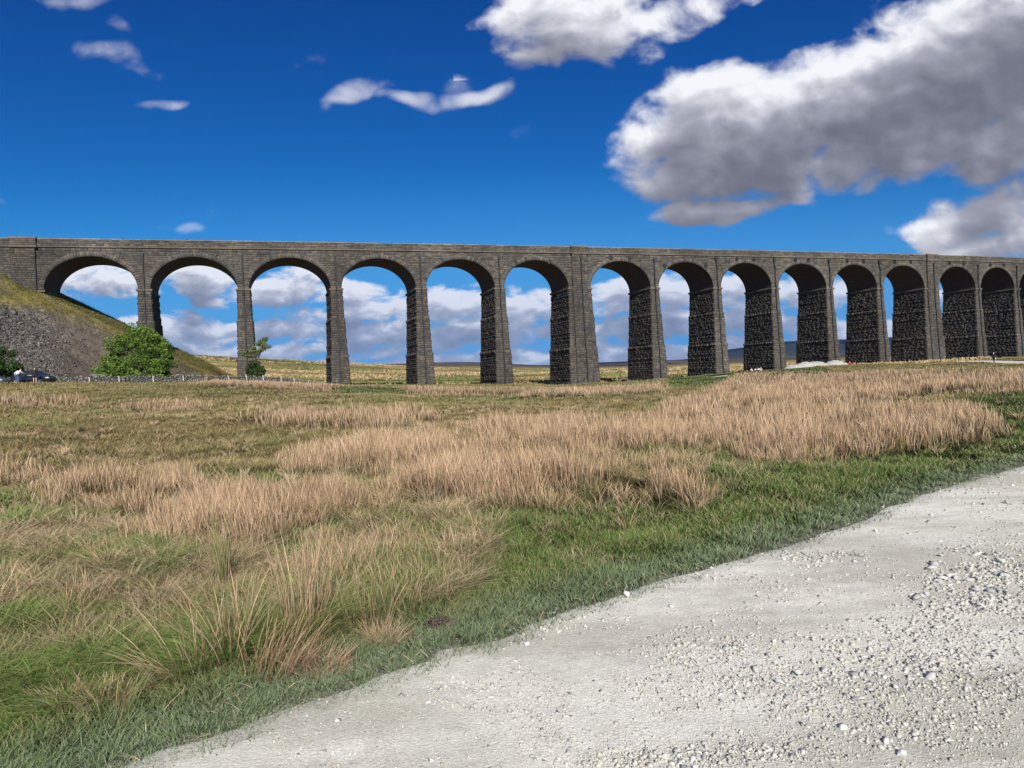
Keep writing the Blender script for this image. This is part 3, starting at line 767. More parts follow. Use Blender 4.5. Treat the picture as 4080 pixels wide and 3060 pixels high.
        for k in range(len(lv) - 1):
            for j in range(3): eq.append((k * 4 + j, k * 4 + j + 1, (k + 1) * 4 + j + 1, (k + 1) * 4 + j))
        ob = link('pilaster', PB.mesh('pilaster', extraV=np.array(ev), extraQ=np.array(eq), extraC=np.tile(MORTAR, (len(eq), 1))), M_STONE); ob.parent = pier
    # drainpipe with its hopper
    dp = MB(); xo = .0 if not big else .25; fz = .42 if big else 0.0
    ptop = 22.45 if i not in (7, 8, 9, 10) else 22.6
    pts = []
    for z in np.linspace(ptop, zb + 1, 26):
        f_ = (fo(z) if z < ZS else 0) + fz + (.16 + (.20 if abs(z - ZS) < .5 else 0))
        kx = 0.0
        if i in (7, 8, 9, 10): kx = -.14 if z > 21.2 else (.12 if z > 20.4 else 0)
        pts.append(VP(T0 + xo + kx, -f_ - .09, z))
    dp.tube(pts, .115, 8)
    for z in np.arange(ptop - 1.5, zb + 2, -2.7):
        f_ = (fo(z) if z < ZS else 0) + fz + (.2 if abs(z - ZS) < .5 else 0)
        box_between(dp, T0 + xo - .17, T0 + xo + .17, -f_ - .27, -f_ - .0, z, z + .12)
    hs = .17 if i not in (7, 8, 9, 10) else .30
    hx = -.14 if hs > .2 else 0
    box_between(dp, T0 + xo + hx - hs, T0 + xo + hx + hs, -fz - .40, -fz + .05, ptop - .1, ptop + (.3 if hs < .2 else .62))
    box_between(dp, T0 + xo + hx - hs * .7, T0 + xo + hx + hs * .7, -fz - .33, -fz + .05, ptop - .35, ptop - .1)
    ob = dp.build('drainpipe', M_IRON); ob.parent = pier

# arches: one part per bay, with its ring of voussoirs, vault and the tie plates bolted on its face
def ell(phi, A, Bv): return -A * math.cos(phi), Bv * math.sin(phi)
PLATES = {2: [('x', 4.3, 22.25), ('x', 11.1, 22.19)], 3: [('d', 20.6, 22.86), ('d', 25.5, 22.87)], 4: [('x', 35.4, 22.04), ('x', 42.0, 22.01)], 5: [('x', 50.8, 21.96), ('x', 57.3, 22.04)],
          6: [('x', 65.3, 21.78), ('x', 72.4, 21.81)], 7: [('s', 86.1, 22.69), ('s', 90.4, 22.69)], 8: [('s', 98.7, 21.28), ('d', 108.8, 21.34), ('b', 103.2, 22.93)], 9: [('s', 116.9, 22.86), ('s', 121.4, 22.82)],
          10: [('s', 132.9, 22.9), ('s', 136.6, 22.9)], 11: [('s', 148.1, 22.85), ('s', 153.2, 22.85)], 12: [('s', 163.2, 22.9), ('q', 168.4, 22.95)], 13: [('s', 181.9, 22.9), ('s', 186.9, 22.9)], 14: [('s', 196.8, 22.8), ('s', 202.0, 22.75)],
          15: [('s', 212.4, 22.8), ('s', 217.2, 22.8)]}
def plate(kind, t, z, parent):
    mb = MB(); r_ = {'x': .5, 'd': .58, 's': .47, 'b': .2, 'q': .36}[kind]
    def P(u, v, d): return VP(t + u, -.10 - d, z + v)
    if kind in 'dsb':
        n = 20; o = [P(r_ * math.cos(2 * math.pi * k / n), r_ * math.sin(2 * math.pi * k / n), 0) for k in range(n)]
        o2 = [P(r_ * math.cos(2 * math.pi * k / n), r_ * math.sin(2 * math.pi * k / n), .07) for k in range(n)]
        o3 = [P(r_ * .86 * math.cos(2 * math.pi * k / n), r_ * .86 * math.sin(2 * math.pi * k / n), .05) for k in range(n)]
        mb.add(o + o2 + o3, [(k, (k + 1) % n, n + (k + 1) % n, n + k) for k in range(n)] + [(n + k, n + (k + 1) % n, 2 * n + (k + 1) % n, 2 * n + k) for k in range(n)] + [tuple(range(2 * n, 3 * n))])
        angs = {'s': (0, 45, 90, 135), 'd': (0, 90), 'b': (0,)}[kind]
        for a in angs:
            c, s = math.cos(R(a)), math.sin(R(a)); w_ = .035; l_ = r_ * .84
            vs = [P(c * p_ - s * q_, s * p_ + c * q_, d) for d in (.04, .12) for p_, q_ in ((-l_, -w_), (l_, -w_), (l_, w_), (-l_, w_))]
            mb.add(vs, [(4, 5, 6, 7), (0, 1, 5, 4), (1, 2, 6, 5), (2, 3, 7, 6), (3, 0, 4, 7)])
    else:
        a = R(0 if kind == 'q' else (28 if (t % 15.5) < 8 else -28))
        if kind == 'x':
            mid = None
        hw_, hh = (.36, .36) if kind == 'q' else (.30, .52)
        c, s = math.cos(a), math.sin(a)
        def Q(p_, q_, d): return P(c * p_ - s * q_, s * p_ + c * q_, d)
        outl = [(-hw_, -hh), (0, -hh * .8), (hw_, -hh), (hw_ * .55, 0), (hw_, hh), (0, hh * .8), (-hw_, hh), (-hw_ * .55, 0)] if kind == 'x' else [(-hw_, -hh), (hw_, -hh), (hw_, hh), (-hw_, hh)]
        n = len(outl); mb.add([Q(x, y, 0) for x, y in outl] + [Q(x, y, .09) for x, y in outl], [(k, (k + 1) % n, n + (k + 1) % n, n + k) for k in range(n)] + [tuple(range(n, 2 * n))])
        for sg in (-1, 1):
            l_ = math.hypot(hw_, hh) * .8; b2 = math.atan2(hh, hw_ * sg); cc, ss = math.cos(b2), math.sin(b2)
            vs = [Q(cc * p_ - ss * q_, ss * p_ + cc * q_, d) for d in (.08, .15) for p_, q_ in ((-l_, -.04), (l_, -.04), (l_, .04), (-l_, .04))]
            mb.add(vs, [(4, 5, 6, 7), (0, 1, 5, 4), (1, 2, 6, 5), (2, 3, 7, 6), (3, 0, 4, 7)])
    ob = mb.build('tie_plate', M_IRON); ob.parent = parent
M_PLATE = M_IRON
T_AB = -14.5
edges = [(T_AB, PT[0] - .95)] + [(PT[i] + pw(i), PT[i + 1] - pw(i + 1)) for i in range(len(PT) - 1)]
centres = [-15.55] + PT
for b, (ta, tb) in enumerate(edges):
    tc_, A = (ta + tb) / 2, (tb - ta) / 2; Bv = 5.45
    lo_t = centres[b] if b else T_AB - 1.0; hi_t = centres[b + 1]
    n = 48; RING = .78
    # spandrel core with vault
    V = []; Q = []; C = []
    def q4(a, b_, c_, d_, col=MORTAR):
        k = len(V); V.extend([a, b_, c_, d_]); Q.append((k, k + 1, k + 2, k + 3)); C.append(col)
    for k in range(n):
        f0, f1 = math.pi * k / n, math.pi * (k + 1) / n
        u0, h0 = ell(f0, A, Bv); u1, h1 = ell(f1, A, Bv)
        q4(VP(tc_ + u0, 0, ZS + h0), VP(tc_ + u1, 0, ZS + h1), VP(tc_ + u1, 0, ZT), VP(tc_ + u0, 0, ZT))
        q4(VP(tc_ + u1, VD, ZS + h1), VP(tc_ + u0, VD, ZS + h0), VP(tc_ + u0, VD, ZT), VP(tc_ + u1, VD, ZT), PAL[2])
    for a_, b_ in ((lo_t, ta), (tb, hi_t)):
        q4(VP(a_, 0, ZS), VP(b_, 0, ZS), VP(b_, 0, ZT), VP(a_, 0, ZT)); q4(VP(b_, VD, ZS), VP(a_, VD, ZS), VP(a_, VD, ZT), VP(b_, VD, ZT), PAL[2])
    q4(VP(lo_t, 0, ZT), VP(hi_t, 0, ZT), VP(hi_t, VD, ZT), VP(lo_t, VD, ZT))
    V = np.array(V); Q = np.array(Q); C = np.array(C)
    BS = Blocks()
    zs = courses(ZS + .06, ZT, .26, .42)
    OA, OB = A + RING - .12, Bv + RING - .12
    for k in range(len(zs) - 1):
        za, zb_ = zs[k], zs[k + 1]; zm = (za + zb_) / 2 - ZS
        if zm < OB: uo = OA * math.sqrt(max(0, 1 - (zm / OB) ** 2)); segs = [(lo_t, tc_ - uo), (tc_ + uo, hi_t)]
        else: segs = [(lo_t, hi_t)]
        for s0, s1 in segs:
            if s1 - s0 < .15: continue
            xs = splits(s0, s1, .5, 1.25); cols = stone_cols(len(xs) - 1)
            for j in range(len(xs) - 1):
                BS.add(VP(xs[j], 0, za), VP(xs[j + 1], 0, za), VP(xs[j + 1], 0, zb_), VP(xs[j], 0, zb_), NF, random.uniform(.01, .05), cols[j])
    arch = vlink('arch', BS.mesh('arch', rough=.02, inset=.02, extraV=V, extraQ=Q, extraC=C), M_STONE)
    # voussoirs
    BV = Blocks(); nv = 46; cols = stone_cols(nv, 1.05)
    for k in range(nv):
        f0, f1 = math.pi * (k + .0) / nv, math.pi * (k + 1.0) / nv
        pts = []
        for f_, o in ((f0, 0), (f0, RING), (f1, RING), (f1, 0)):
            u, h = ell(f_, A + o * random.uniform(.88, 1.12), Bv + o); pts.append(VP(tc_ + u, 0, ZS + .04 + h))
        BV.add(pts[0], pts[3], pts[2], pts[1], NF, random.uniform(.05, .10), cols[k])
    ob = link('voussoir_ring', BV.mesh('voussoir_ring', rough=.02, inset=.03), M_STONE); ob.parent = arch
    # vault
    V = []; Q = []
    m_ = 3
    for k in range(n + 1):
        u, h = ell(math.pi * k / n, A, Bv)
        for j in range(m_ + 1): V.append(VP(tc_ + u, VD * j / m_, ZS + h))
    for k in range(n):
        for j in range(m_): Q.append((k * (m_ + 1) + j, k * (m_ + 1) + j + 1, (k + 1) * (m_ + 1) + j + 1, (k + 1) * (m_ + 1) + j))
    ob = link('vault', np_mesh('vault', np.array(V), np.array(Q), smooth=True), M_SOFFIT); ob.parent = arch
    if b + 1 > 1:
        for kd, t_, z_ in PLATES.get(b + 1, []): plate(kd, t_, z_, arch)

# string course, parapet, coping and deck
t_lo, t_hi = -75.0, PT[-1] + 1
PARC = (.088, .076, .060)
for side in (0, 1):
    sb = MB()
    for a in np.arange(t_lo, t_hi, 2.0):
        b_ = min(a + 2.0, t_hi)
        if side == 0:
            prof = [(0, ZT), (-.26, ZT + .10), (-.26, ZT + .30), (-.12, ZT + .36)]
        else:
            prof = [(VD, ZT), (VD + .26, ZT + .10), (VD + .26, ZT + .30), (VD + .12, ZT + .36)]
        for (d0, z0_), (d1, z1_) in zip(prof[:-1], prof[1:]):
            sb.add([VP(a, d0, z0_), VP(b_, d0, z0_), VP(b_, d1, z1_), VP(a, d1, z1_)], [(0, 1, 2, 3)], tuple(PAL[0] * random.uniform(.85, 1.15)))
    _o = sb.build('string_course', M_STONE); _o.parent = viaduct; _o.matrix_parent_inverse = Matrix.Translation(-_vi)
BP = Blocks(); V = []; Q = []; C = []
def q4(pts, col=MORTAR):
    k = len(V); V.extend(pts); Q.append((k, k + 1, k + 2, k + 3)); C.append(col)
PZ0, PZ1 = ZT + .34, ZT + 1.36
def bulge(t):
    for c, h in ((PT[5], 1.75), (PT[11], 1.75), (-17.0, 1.8)):
        if abs(t - c) < h: return .42
    return 0.0
for a in np.arange(t_lo, t_hi, 1.0):
    b_ = min(a + 1.0, t_hi)
    q4([VP(a, -.10, PZ0), VP(b_, -.10, PZ0), VP(b_, -.10, PZ1), VP(a, -.10, PZ1)])
    q4([VP(b_, .42, PZ0 - .4), VP(a, .42, PZ0 - .4), VP(a, .42, PZ1), VP(b_, .42, PZ1)])
for (z0_, z1_) in ((PZ0, PZ0 + .34), (PZ0 + .34, PZ0 + .68), (PZ0 + .68, PZ1)):
    xs = splits(t_lo, t_hi, .5, 1.5); cols = stone_cols(len(xs) - 1, 1.08)
    for j in range(len(xs) - 1): BP.add(VP(xs[j], -.10, z0_), VP(xs[j + 1], -.10, z0_), VP(xs[j + 1], -.10, z1_), VP(xs[j], -.10, z1_), NF, random.uniform(.01, .05), cols[j])
    for c, h in ((PT[5], 1.75), (PT[11], 1.75), (-17.0, 1.8)):
        xs = splits(c - h, c + h, .5, 1.2); cols = stone_cols(len(xs) - 1, 1.08)
        for j in range(len(xs) - 1): BP.add(VP(xs[j], -.56, z0_), VP(xs[j + 1], -.56, z0_), VP(xs[j + 1], -.56, z1_), VP(xs[j], -.56, z1_), NF, random.uniform(.01, .05), cols[j])
for c, h in ((PT[5], 1.75), (PT[11], 1.75), (-17.0, 1.8)):
    for sgn in (-1, 1): 
        p_ = [VP(c + sgn * h, -.56, ZT - .02), VP(c + sgn * h, 0, ZT - .02), VP(c + sgn * h, 0, PZ1), VP(c + sgn * h, -.56, PZ1)]
        q4(p_ if sgn > 0 else p_[::-1], PAL[1])
    q4([VP(c - h, -.56, ZT - .02), VP(c + h, -.56, ZT - .02), VP(c + h, -.56, PZ1), VP(c - h, -.56, PZ1)])
vlink('parapet', BP.mesh('parapet', rough=.02, inset=.02, extraV=np.array(V), extraQ=np.array(Q), extraC=np.array(C)), M_STONE)
fp = MB()
for a in np.arange(t_lo, t_hi, 2.0): box_between(fp, a, min(a + 2.0, t_hi), VD - .42, VD + .1, PZ0 - .4, PZ1, tuple(PAL[1] * random.uniform(.8, 1.2)))
_o = fp.build('parapet', M_STONE); _o.parent = viaduct; _o.matrix_parent_inverse = Matrix.Translation(-_vi)
cbs = [MB(), MB()]
for side in (0, 1):
    cb = cbs[side]
    xs = splits(t_lo, t_hi, .9, 1.7)
    for j in range(len(xs) - 1):
        d0, d1 = (-.22, .50) if side == 0 else (VD - .50, VD + .22)
        dz = random.uniform(-.012, .02); g_ = .012
        box_between(cb, xs[j] + g_, xs[j + 1] - g_, d0, d1, PZ1, PZ1 + .17 + dz, tuple(np.array([.15, .125, .095]) * random.uniform(.8, 1.3)))
cb = cbs[0]
for c, h in ((PT[5], 1.85), (PT[11], 1.85), (-17.0, 1.9)):
    box_between(cb, c - h, c + h, -.66, .4, PZ1 + .02, PZ1 + .30, (.13, .112, .085)); box_between(cb, c - h - .02, c + h + .02, -.70, .03, ZT - .02, ZT + .32, tuple(PAL[0]))
for cb in cbs: _o = cb.build('coping', M_STONE); _o.parent = viaduct; _o.matrix_parent_inverse = Matrix.Translation(-_vi)
dk = MB()
for a in np.arange(t_lo, t_hi, 4.0): box_between(dk, a, min(a + 4, t_hi), .43, VD - .43, ZT + .02, ZT + .25, (.12, .11, .10))
_o = dk.build('track_bed', M_SCREE); _o.parent = viaduct; _o.matrix_parent_inverse = Matrix.Translation(-_vi)
# abutment and side wall running back to the left into the embankment
BA = Blocks(); V = []; Q = []; C = []
za0 = 2.0
for a in np.arange(-75.0, T_AB - 1.0, 2.0):
    b_ = min(a + 2.0, T_AB - 1.0)
    q4([VP(a, 0, za0), VP(b_, 0, za0), VP(b_, 0, ZT), VP(a, 0, ZT)]); q4([VP(b_, VD, za0), VP(a, VD, za0), VP(a, VD, ZT), VP(b_, VD, ZT)], PAL[2])
q4([VP(T_AB - 1.0, 0, za0), VP(T_AB, 0, za0), VP(T_AB, 0, ZS), VP(T_AB - 1.0, 0, ZS)]); q4([VP(T_AB, VD, za0), VP(T_AB - 1, VD, za0), VP(T_AB - 1, VD, ZS), VP(T_AB, VD, ZS)])
q4([VP(T_AB, 0, za0), VP(T_AB, VD, za0), VP(T_AB, VD, ZS), VP(T_AB, 0, ZS)], PAL[4])
q4([VP(-18.8, -.42, za0), VP(-15.4, -.42, za0), VP(-15.4, -.42, ZT), VP(-18.8, -.42, ZT)])
q4([VP(-15.4, -.42, za0), VP(-15.4, 0, za0), VP(-15.4, 0, ZT), VP(-15.4, -.42, ZT)], PAL[4]); q4([VP(-18.8, 0, za0), VP(-18.8, -.42, za0), VP(-18.8, -.42, ZT), VP(-18.8, 0, ZT)], PAL[4])
wall_blocks(BA, lambda s, z: VP(s, 0, z), NF, 10.0, ZT, lambda z: -40, lambda z: -18.8, (.01, .06), .5, 1.2, ch=(.26, .42))
wall_blocks(BA, lambda s, z: VP(s, -.42, z), NF, 10.0, ZT, lambda z: -18.8, lambda z: -15.4, (.01, .06), .5, 1.0, ch=(.26, .42))
wall_blocks(BA, lambda s, z: VP(s, 0, z), NF, 10.0, ZS, lambda z: -15.4, lambda z: T_AB, (.01, .06), .5, .9, ch=(.26, .42))
wall_blocks(BA, lambda s, z: VP(T_AB, s, z), NR, 8.0, ZS - .4, lambda z: 0, lambda z: VD, (.03, .10), .5, 1.2)
ab = vlink('abutment', BA.mesh('abutment', rough=.02, extraV=np.array(V), extraQ=np.array(Q), extraC=np.array(C)), M_STONE)
im = MB(); box_between(im, -15.4, T_AB + .2, -.22, VD + .2, ZS - .34, ZS, tuple(PAL[0])); _o = im.build('impost', M_STONE); _o.parent = ab
# small arched drain opening at the foot of the right-hand thick pier

# ------------------------------------------------------------------ embankment of tipped spoil at the left end
B_ZW = 15.9          # height at the face of the springing of the first arch
def z_bank(t, d):
    q = np.maximum(0, np.abs(d - 9) - 9)
    tt_ = np.maximum(t + 14.5 + 30, 0)
    # straight fall along the line, rounded into the flank
    e = np.hypot(np.maximum(t + 42, 0), q * 1.0)
    h1 = B_ZW - .565 * (t + 14.5) + .075 * np.clip(d, 0, 18) - .64 * q - .10 * q * np.exp(-q / 3.0)
    return np.minimum(h1, 23.2)
def build_bank():
    ts = np.arange(-72, 14.5, .32); ds = np.arange(-34, 42, .32)
    T, D = np.meshgrid(ts, ds, indexing='ij'); t = T.ravel(); d = D.ravel()
    xy = VPn(t, d, 0.0); x, y = xy[:, 0], xy[:, 1]
    z = z_bank(t, d)
    q = np.maximum(0, np.abs(d - 9) - 9)
    n = (fbm(x * .12 + 7, y * .12, 4) - .5)
    z = z + n * 3.2 * np.clip(q / 6, .12, 1) + (fbm(x * 1.1, y * 1.1, 4) - .5) * .75 * np.clip((q + .6) / 2, .2, 1)
    g = z_ground(x, y)
    # toe flattens out softly
    zz = np.where(z > g, z, g - .3); k = sstep(-1.5, 2.0, z - g)
    zz = np.where(z - g < 2.0, g - .25 + (np.maximum(z - g, 0) + .25) * k, z)
    hgt = zz - g
    nz = fbm(x * .5, y * .5, 4)[:, None]; nl = fbm(x * .10, y * .10, 4)
    scree_c = np.array([.085, .078, .074]) * (.7 + .7 * nz); grass_c = np.array([.125, .105, .032]) * (.6 + .8 * nz); earth = np.array([.072, .058, .048]) * (.7 + .6 * nz)
    s = -t * .75 + d * 0 - 6 + (nl - .5) * 22          # more bare stone to the left and low down
    up = sstep(.33, .62, hgt / 22.0 + (nl - .5) * .6 + (t + 14) * .010)
    gr = np.clip(up + sstep(-2, 3, t + 6) * .25, 0, 1) * (.5 + .5 * sstep(.3, .6, fbm(x * .4 + 3, y * .4, 3)))
    gr = np.maximum(gr, sstep(2.5, .5, d * -1) * .8 * (t > -13))
    gr = np.maximum(gr, (d > 0) * .9)
    pxx = 2040 + FOC * x / y + (nl - .5) * 260 + hgt * 7
    sc_ = sstep(330, 170, pxx) * (1 - sstep(.50, .66, hgt / 22 + (nl - .5) * .3))
    c = earth * (1 - gr[:, None]) + grass_c * gr[:, None]; c = c * (1 - sc_[:, None]) + scree_c * sc_[:, None]
    nt_, nd = T.shape
    i = np.arange(nt_ - 1)[:, None] * nd + np.arange(nd - 1)[None, :]
    Q = np.stack([i, i + nd, i + nd + 1, i + 1], -1).reshape(-1, 4)
    keep = (hgt[Q].max(1) > -.2)
    o = link('embankment', np_mesh('embankment', np.stack([x, y, zz], 1), Q[keep], vcol=c, smooth=True), M_GROUND)
    tag(o, 'steep railway embankment of tipped stone and rough grass', 'embankment', kind='structure')
    return x, y, zz, hgt, t, d, gr, sc_
BK = build_bank()
_bt = np.arange(-72, 14.5, .32); _bd = np.arange(-34, 42, .32); _bz = BK[2].reshape(len(_bt), len(_bd)); _bs = BK[7].reshape(_bz.shape); _bg = BK[6].reshape(_bz.shape); _bh = BK[3].reshape(_bz.shape)
def samp(G, t, d):
    i = np.clip(((t + 72) / .32), 0, len(_bt) - 2); j = np.clip(((d + 34) / .32), 0, len(_bd) - 2)
    i0 = i.astype(int); j0 = j.astype(int); fi = i - i0; fj = j - j0
    return (G[i0, j0] * (1 - fi) + G[i0 + 1, j0] * fi) * (1 - fj) + (G[i0, j0 + 1] * (1 - fi) + G[i0 + 1, j0 + 1] * fi) * fj

# ------------------------------------------------------------------ loose stones
def hull_proto(n=12, flat=.6, seed=0):
    r_ = np.random.default_rng(seed); bm = bmesh.new()
    for _ in range(n):
        v = r_.normal(size=3); v /= np.linalg.norm(v); v *= r_.uniform(.75, 1.05)
        bm.verts.new((v[0], v[1] * r_.uniform(.6, .95), v[2] * flat))
    res = bmesh.ops.convex_hull(bm, input=bm.verts)
    bmesh.ops.delete(bm, geom=[v for v in bm.verts if not v.link_faces], context='VERTS')
    bmesh.ops.triangulate(bm, faces=bm.faces)
    bm.verts.index_update()
    V = np.array([v.co[:] for v in bm.verts]); F = np.array([[v.index for v in f.verts] for f in bm.faces]); bm.free()
    return V, F
PROTO = [hull_proto(random.choice((8, 9, 11, 13)), random.uniform(.4, .75), s) for s in range(14)]
def rand_rot(n, tilt=.5):
    a = rng.uniform(0, 2 * np.pi, n); b = rng.normal(0, tilt, n); c_ = rng.normal(0, tilt, n)
    ca, sa, cb, sb, cc, sc2 = np.cos(a), np.sin(a), np.cos(b), np.sin(b), np.cos(c_), np.sin(c_)
    Z = np.zeros(n); O = np.ones(n)
    Rz = np.stack([np.stack([ca, -sa, Z], -1), np.stack([sa, ca, Z], -1), np.stack([Z, Z, O], -1)], 1)
    Rx = np.stack([np.stack([O, Z, Z], -1), np.stack([Z, cb, -sb], -1), np.stack([Z, sb, cb], -1)], 1)
    Ry = np.stack([np.stack([cc, Z, sc2], -1), np.stack([Z, O, Z], -1), np.stack([-sc2, Z, cc], -1)], 1)
    return Rz @ Rx @ Ry
def stones_mesh(name, P, S, C, tilt=.5):
    """one mesh of many stones: positions, sizes, colours"""
    Vs, Fs, Cs = [], [], []; base = 0
    idx = rng.integers(0, len(PROTO), len(P))
    for k, (V, F) in enumerate(PROTO):
        m = np.where(idx == k)[0]
        if not len(m): continue
        Rm = rand_rot(len(m), tilt)
        W = np.einsum('nij,vj->nvi', Rm, V) * S[m][:, None, None] + P[m][:, None, :]
        Vs.append(W.reshape(-1, 3)); f = F[None] + (np.arange(len(m)) * len(V))[:, None, None] + base
        Fs.append(f.reshape(-1, 3)); Cs.append(np.repeat(C[m], len(F), 0)); base += len(m) * len(V)
    return np_mesh(name, np.concatenate(Vs), None, np.concatenate(Fs), fcol=np.concatenate(Cs))
# scree on the bank
N_ = 80000
t = rng.uniform(-40, 10, N_); d = rng.uniform(-33, -.3, N_)
s_ = samp(_bs, t, d); g_ = samp(_bg, t, d); h_ = samp(_bh, t, d)
pk = rng.random(N_) < np.clip(s_ * 1.2 + .28 * (1 - g_) + .02, 0, 1)
pk &= h_ > .15
t, d, s_ = t[pk], d[pk], s_[pk]
zz = samp(_bz, t, d); xy = VPn(t, d, 0.0)
S = np.where(rng.random(len(t)) < s_, rng.lognormal(-1.75, .42, len(t)), rng.lognormal(-2.2, .4, len(t)))
C = np.array([(.090, .082, .074), (.062, .055, .048), (.125, .115, .102), (.074, .058, .048)])[rng.integers(0, 4, len(t))] * rng.uniform(.6, 1.5, len(t))[:, None]
o = link('scree', stones_mesh('scree', np.stack([xy[:, 0], xy[:, 1], zz + S * .1], 1), S, C, .7), M_SCREE)
tag(o, 'grey angular stones spilling down the embankment', 'scree', kind='stuff')
# crushed limestone on the track
def track_clusters(u, v):
    c = 0
    for (uc, vc, ru, rv, w) in ((2140, 1240, 170, 40, 1.0), (2180, 1300, 160, 50, .9), (2040, 1330, 130, 60, .6), (1980, 1400, 260, 60, .55), (1760, 1470, 330, 70, .45), (1540, 1400, 160, 40, .6), (1480, 1480, 200, 60, .35), (1780, 1205, 90, 16, .8), (1420, 1640, 200, 30, .8),
                                (2100, 1480, 150, 60, .5), (1900, 1560, 260, 60, .4), (1220, 1300, 60, 12, .3), (1150, 1370, 60, 14, .5), (1000, 1500, 120, 30, .15), (1650, 1620, 260, 40, .3), (1620, 1250, 160, 20, .3)):
        c = np.maximum(c, w * np.exp(-(((u - uc) / ru) ** 2 + ((v - vc) / rv) ** 2) * 1.3))
    return c
def uv_of(x, y, z):
    den = np.maximum(y * _f_y + z * _f_z, .3)
    return (2040 + FOC * (x * _r.x + y * _r.y + z * _r.z) / den) / 1.84448, (1530 - FOC * (x * _u.x + y * _u.y + z * _u.z) / den) / 1.84448
def polar(n, r0, r1, a0=-46, a1=46, p=0.0):
    """random ground points, evenly dense in 1/r (p=0) or shifted outwards"""
    q = rng.random(n); az = np.radians(rng.uniform(a0, a1, n))
    r = 1 / (1 / r1 + (1 / r0 - 1 / r1) * q) if p == 0 else r0 * (r1 / r0) ** q
    return r * np.sin(az), r * np.cos(az), r
x, y, r = polar(330000, 2.2, 26, -20, 46)
td = track_dist(x, y); m = td < .16 - .42 * rng.random(len(td)) ** .6; x, y, r, td = x[m], y[m], r[m], td[m]
z = z_track(x, y); u, v = uv_of(x, y, z)
cl = track_clusters(u + (fbm(x * 3, y * 3, 3) - .5) * 160, v + (fbm(x * 3 + 9, y * 3, 3) - .5) * 60)
pat = sstep(.42, .7, fbm(x * 2.2, y * 2.2, 4))
prob = np.clip(.20 + .30 * pat + cl * 1.1, 0, 1); fine = prob < .35
m = rng.random(len(x)) < prob; x, y, z, r, cl, fine = x[m], y[m], z[m], r[m], cl[m], fine[m]
S = rng.lognormal(-5.3, .6, len(x)) * (1 + 1.5 * cl * (rng.random(len(x)) < .45)); S = np.clip(S, .0015, .026)
S *= np.clip(r / 5, .8, 1.7) * np.where(fine & (rng.random(len(x)) < .85), .6, 1)
C = np.array([(.46, .445, .395), (.42, .405, .37), (.51, .495, .445), (.34, .33, .295), (.43, .40, .33), (.22, .225, .225)])[rng.choice(6, len(x), p=[.3, .22, .25, .12, .07, .04])] * rng.uniform(.85, 1.1, len(x))[:, None]
o = link('gravel', stones_mesh('gravel', np.stack([x, y, z + S * .15], 1), S, C, .45), M_GRAVEL)
tag(o, 'fine crushed limestone chips littering the track', 'gravel', kind='stuff')
print('gravel', len(x))
# the biggest chips, each a stone of its own
def big_stone(x, y, s, flat, seed, col, name, label, cat='stone', group=None, z=None, mat=None):
    V, F = hull_proto(14, flat, seed + 100)
    me = np_mesh(name, V * s, None, F, fcol=np.tile(np.array(col), (len(F), 1)))
    o = link(name, me, mat or M_GRAVEL)
    o.location = (x, y, (float(z_track(np.array([x]), np.array([y]))[0]) if z is None else z) + s * flat * .35)
    o.rotation_euler = (random.uniform(-.3, .3), random.uniform(-.3, .3), random.uniform(0, 6.28))
    tag(o, label, cat, group)
    return o
SP = []
for k in range(24):
    V, F = hull_proto(random.choice((9, 11, 14)), random.uniform(.45, .8), 300 + k)
    c = random.choice([(.44, .435, .41), (.40, .40, .39), (.48, .475, .45), (.33, .33, .325)])
    SP.append(np_mesh('stone', V, None, F, fcol=np.tile(np.array(c), (len(F), 1)))); SP[-1].materials.append(M_GRAVEL)
regions = [((2100, 1260, 130, 60), 70, 'angular pale limestone chunk in the dense spill at the right edge of the track', 'stones in the spill at the right edge of the track', (.018, .042)),
           ((1900, 1430, 300, 90), 90, 'pale limestone chip in the scattered stones across the right of the track', 'stones scattered over the right of the track', (.012, .03)),
           ((1560, 1420, 170, 60), 38, 'small pale chip in the patch of loose stones on the middle of the track', 'stones in the middle patch of the track', (.009, .02)),
           ((1450, 1635, 230, 28), 44, 'white stone in the rough patch at the near edge of the track', 'stones in the near patch of the track', (.008, .018)),
           ((1780, 1203, 90, 14), 20, 'white stone in the small cluster near the grass on the far side of the track', 'stones in the small far cluster', (.012, .026)),
           ((1150, 1372, 60, 14), 12, 'small white stone in the little group by the grass verge', 'stones by the verge', (.010, .02))]
for (uc, vc, su, sv), n, lab, grp, (s0, s1) in regions:
    k = 0
    while k < n:
        u, v = random.gauss(uc, su * .5), random.gauss(vc, sv * .5)
        p = at(u * 1.84448, v * 1.84448, 1.0); p = p * (1.6 / max(-p.z, .05))
        if track_dist([p.x], [p.y])[0] > -.1 or v > 1690 or u > 2260: continue
        o = bpy.data.objects.new('stone', random.choice(SP)); COL.objects.link(o)
        s = random.uniform(s0, s1) * random.choice((.8, 1, 1, 1.3))
        o.scale = (s * random.uniform(.8, 1.4), s, s * random.uniform(.6, 1)); o.rotation_euler = (random.uniform(-.4, .4), random.uniform(-.4, .4), random.uniform(0, 6.28))
        o.location = (p.x, p.y, float(z_track(np.array([p.x]), np.array([p.y]))[0]) + s * .22); tag(o, lab, 'stone', grp); k += 1
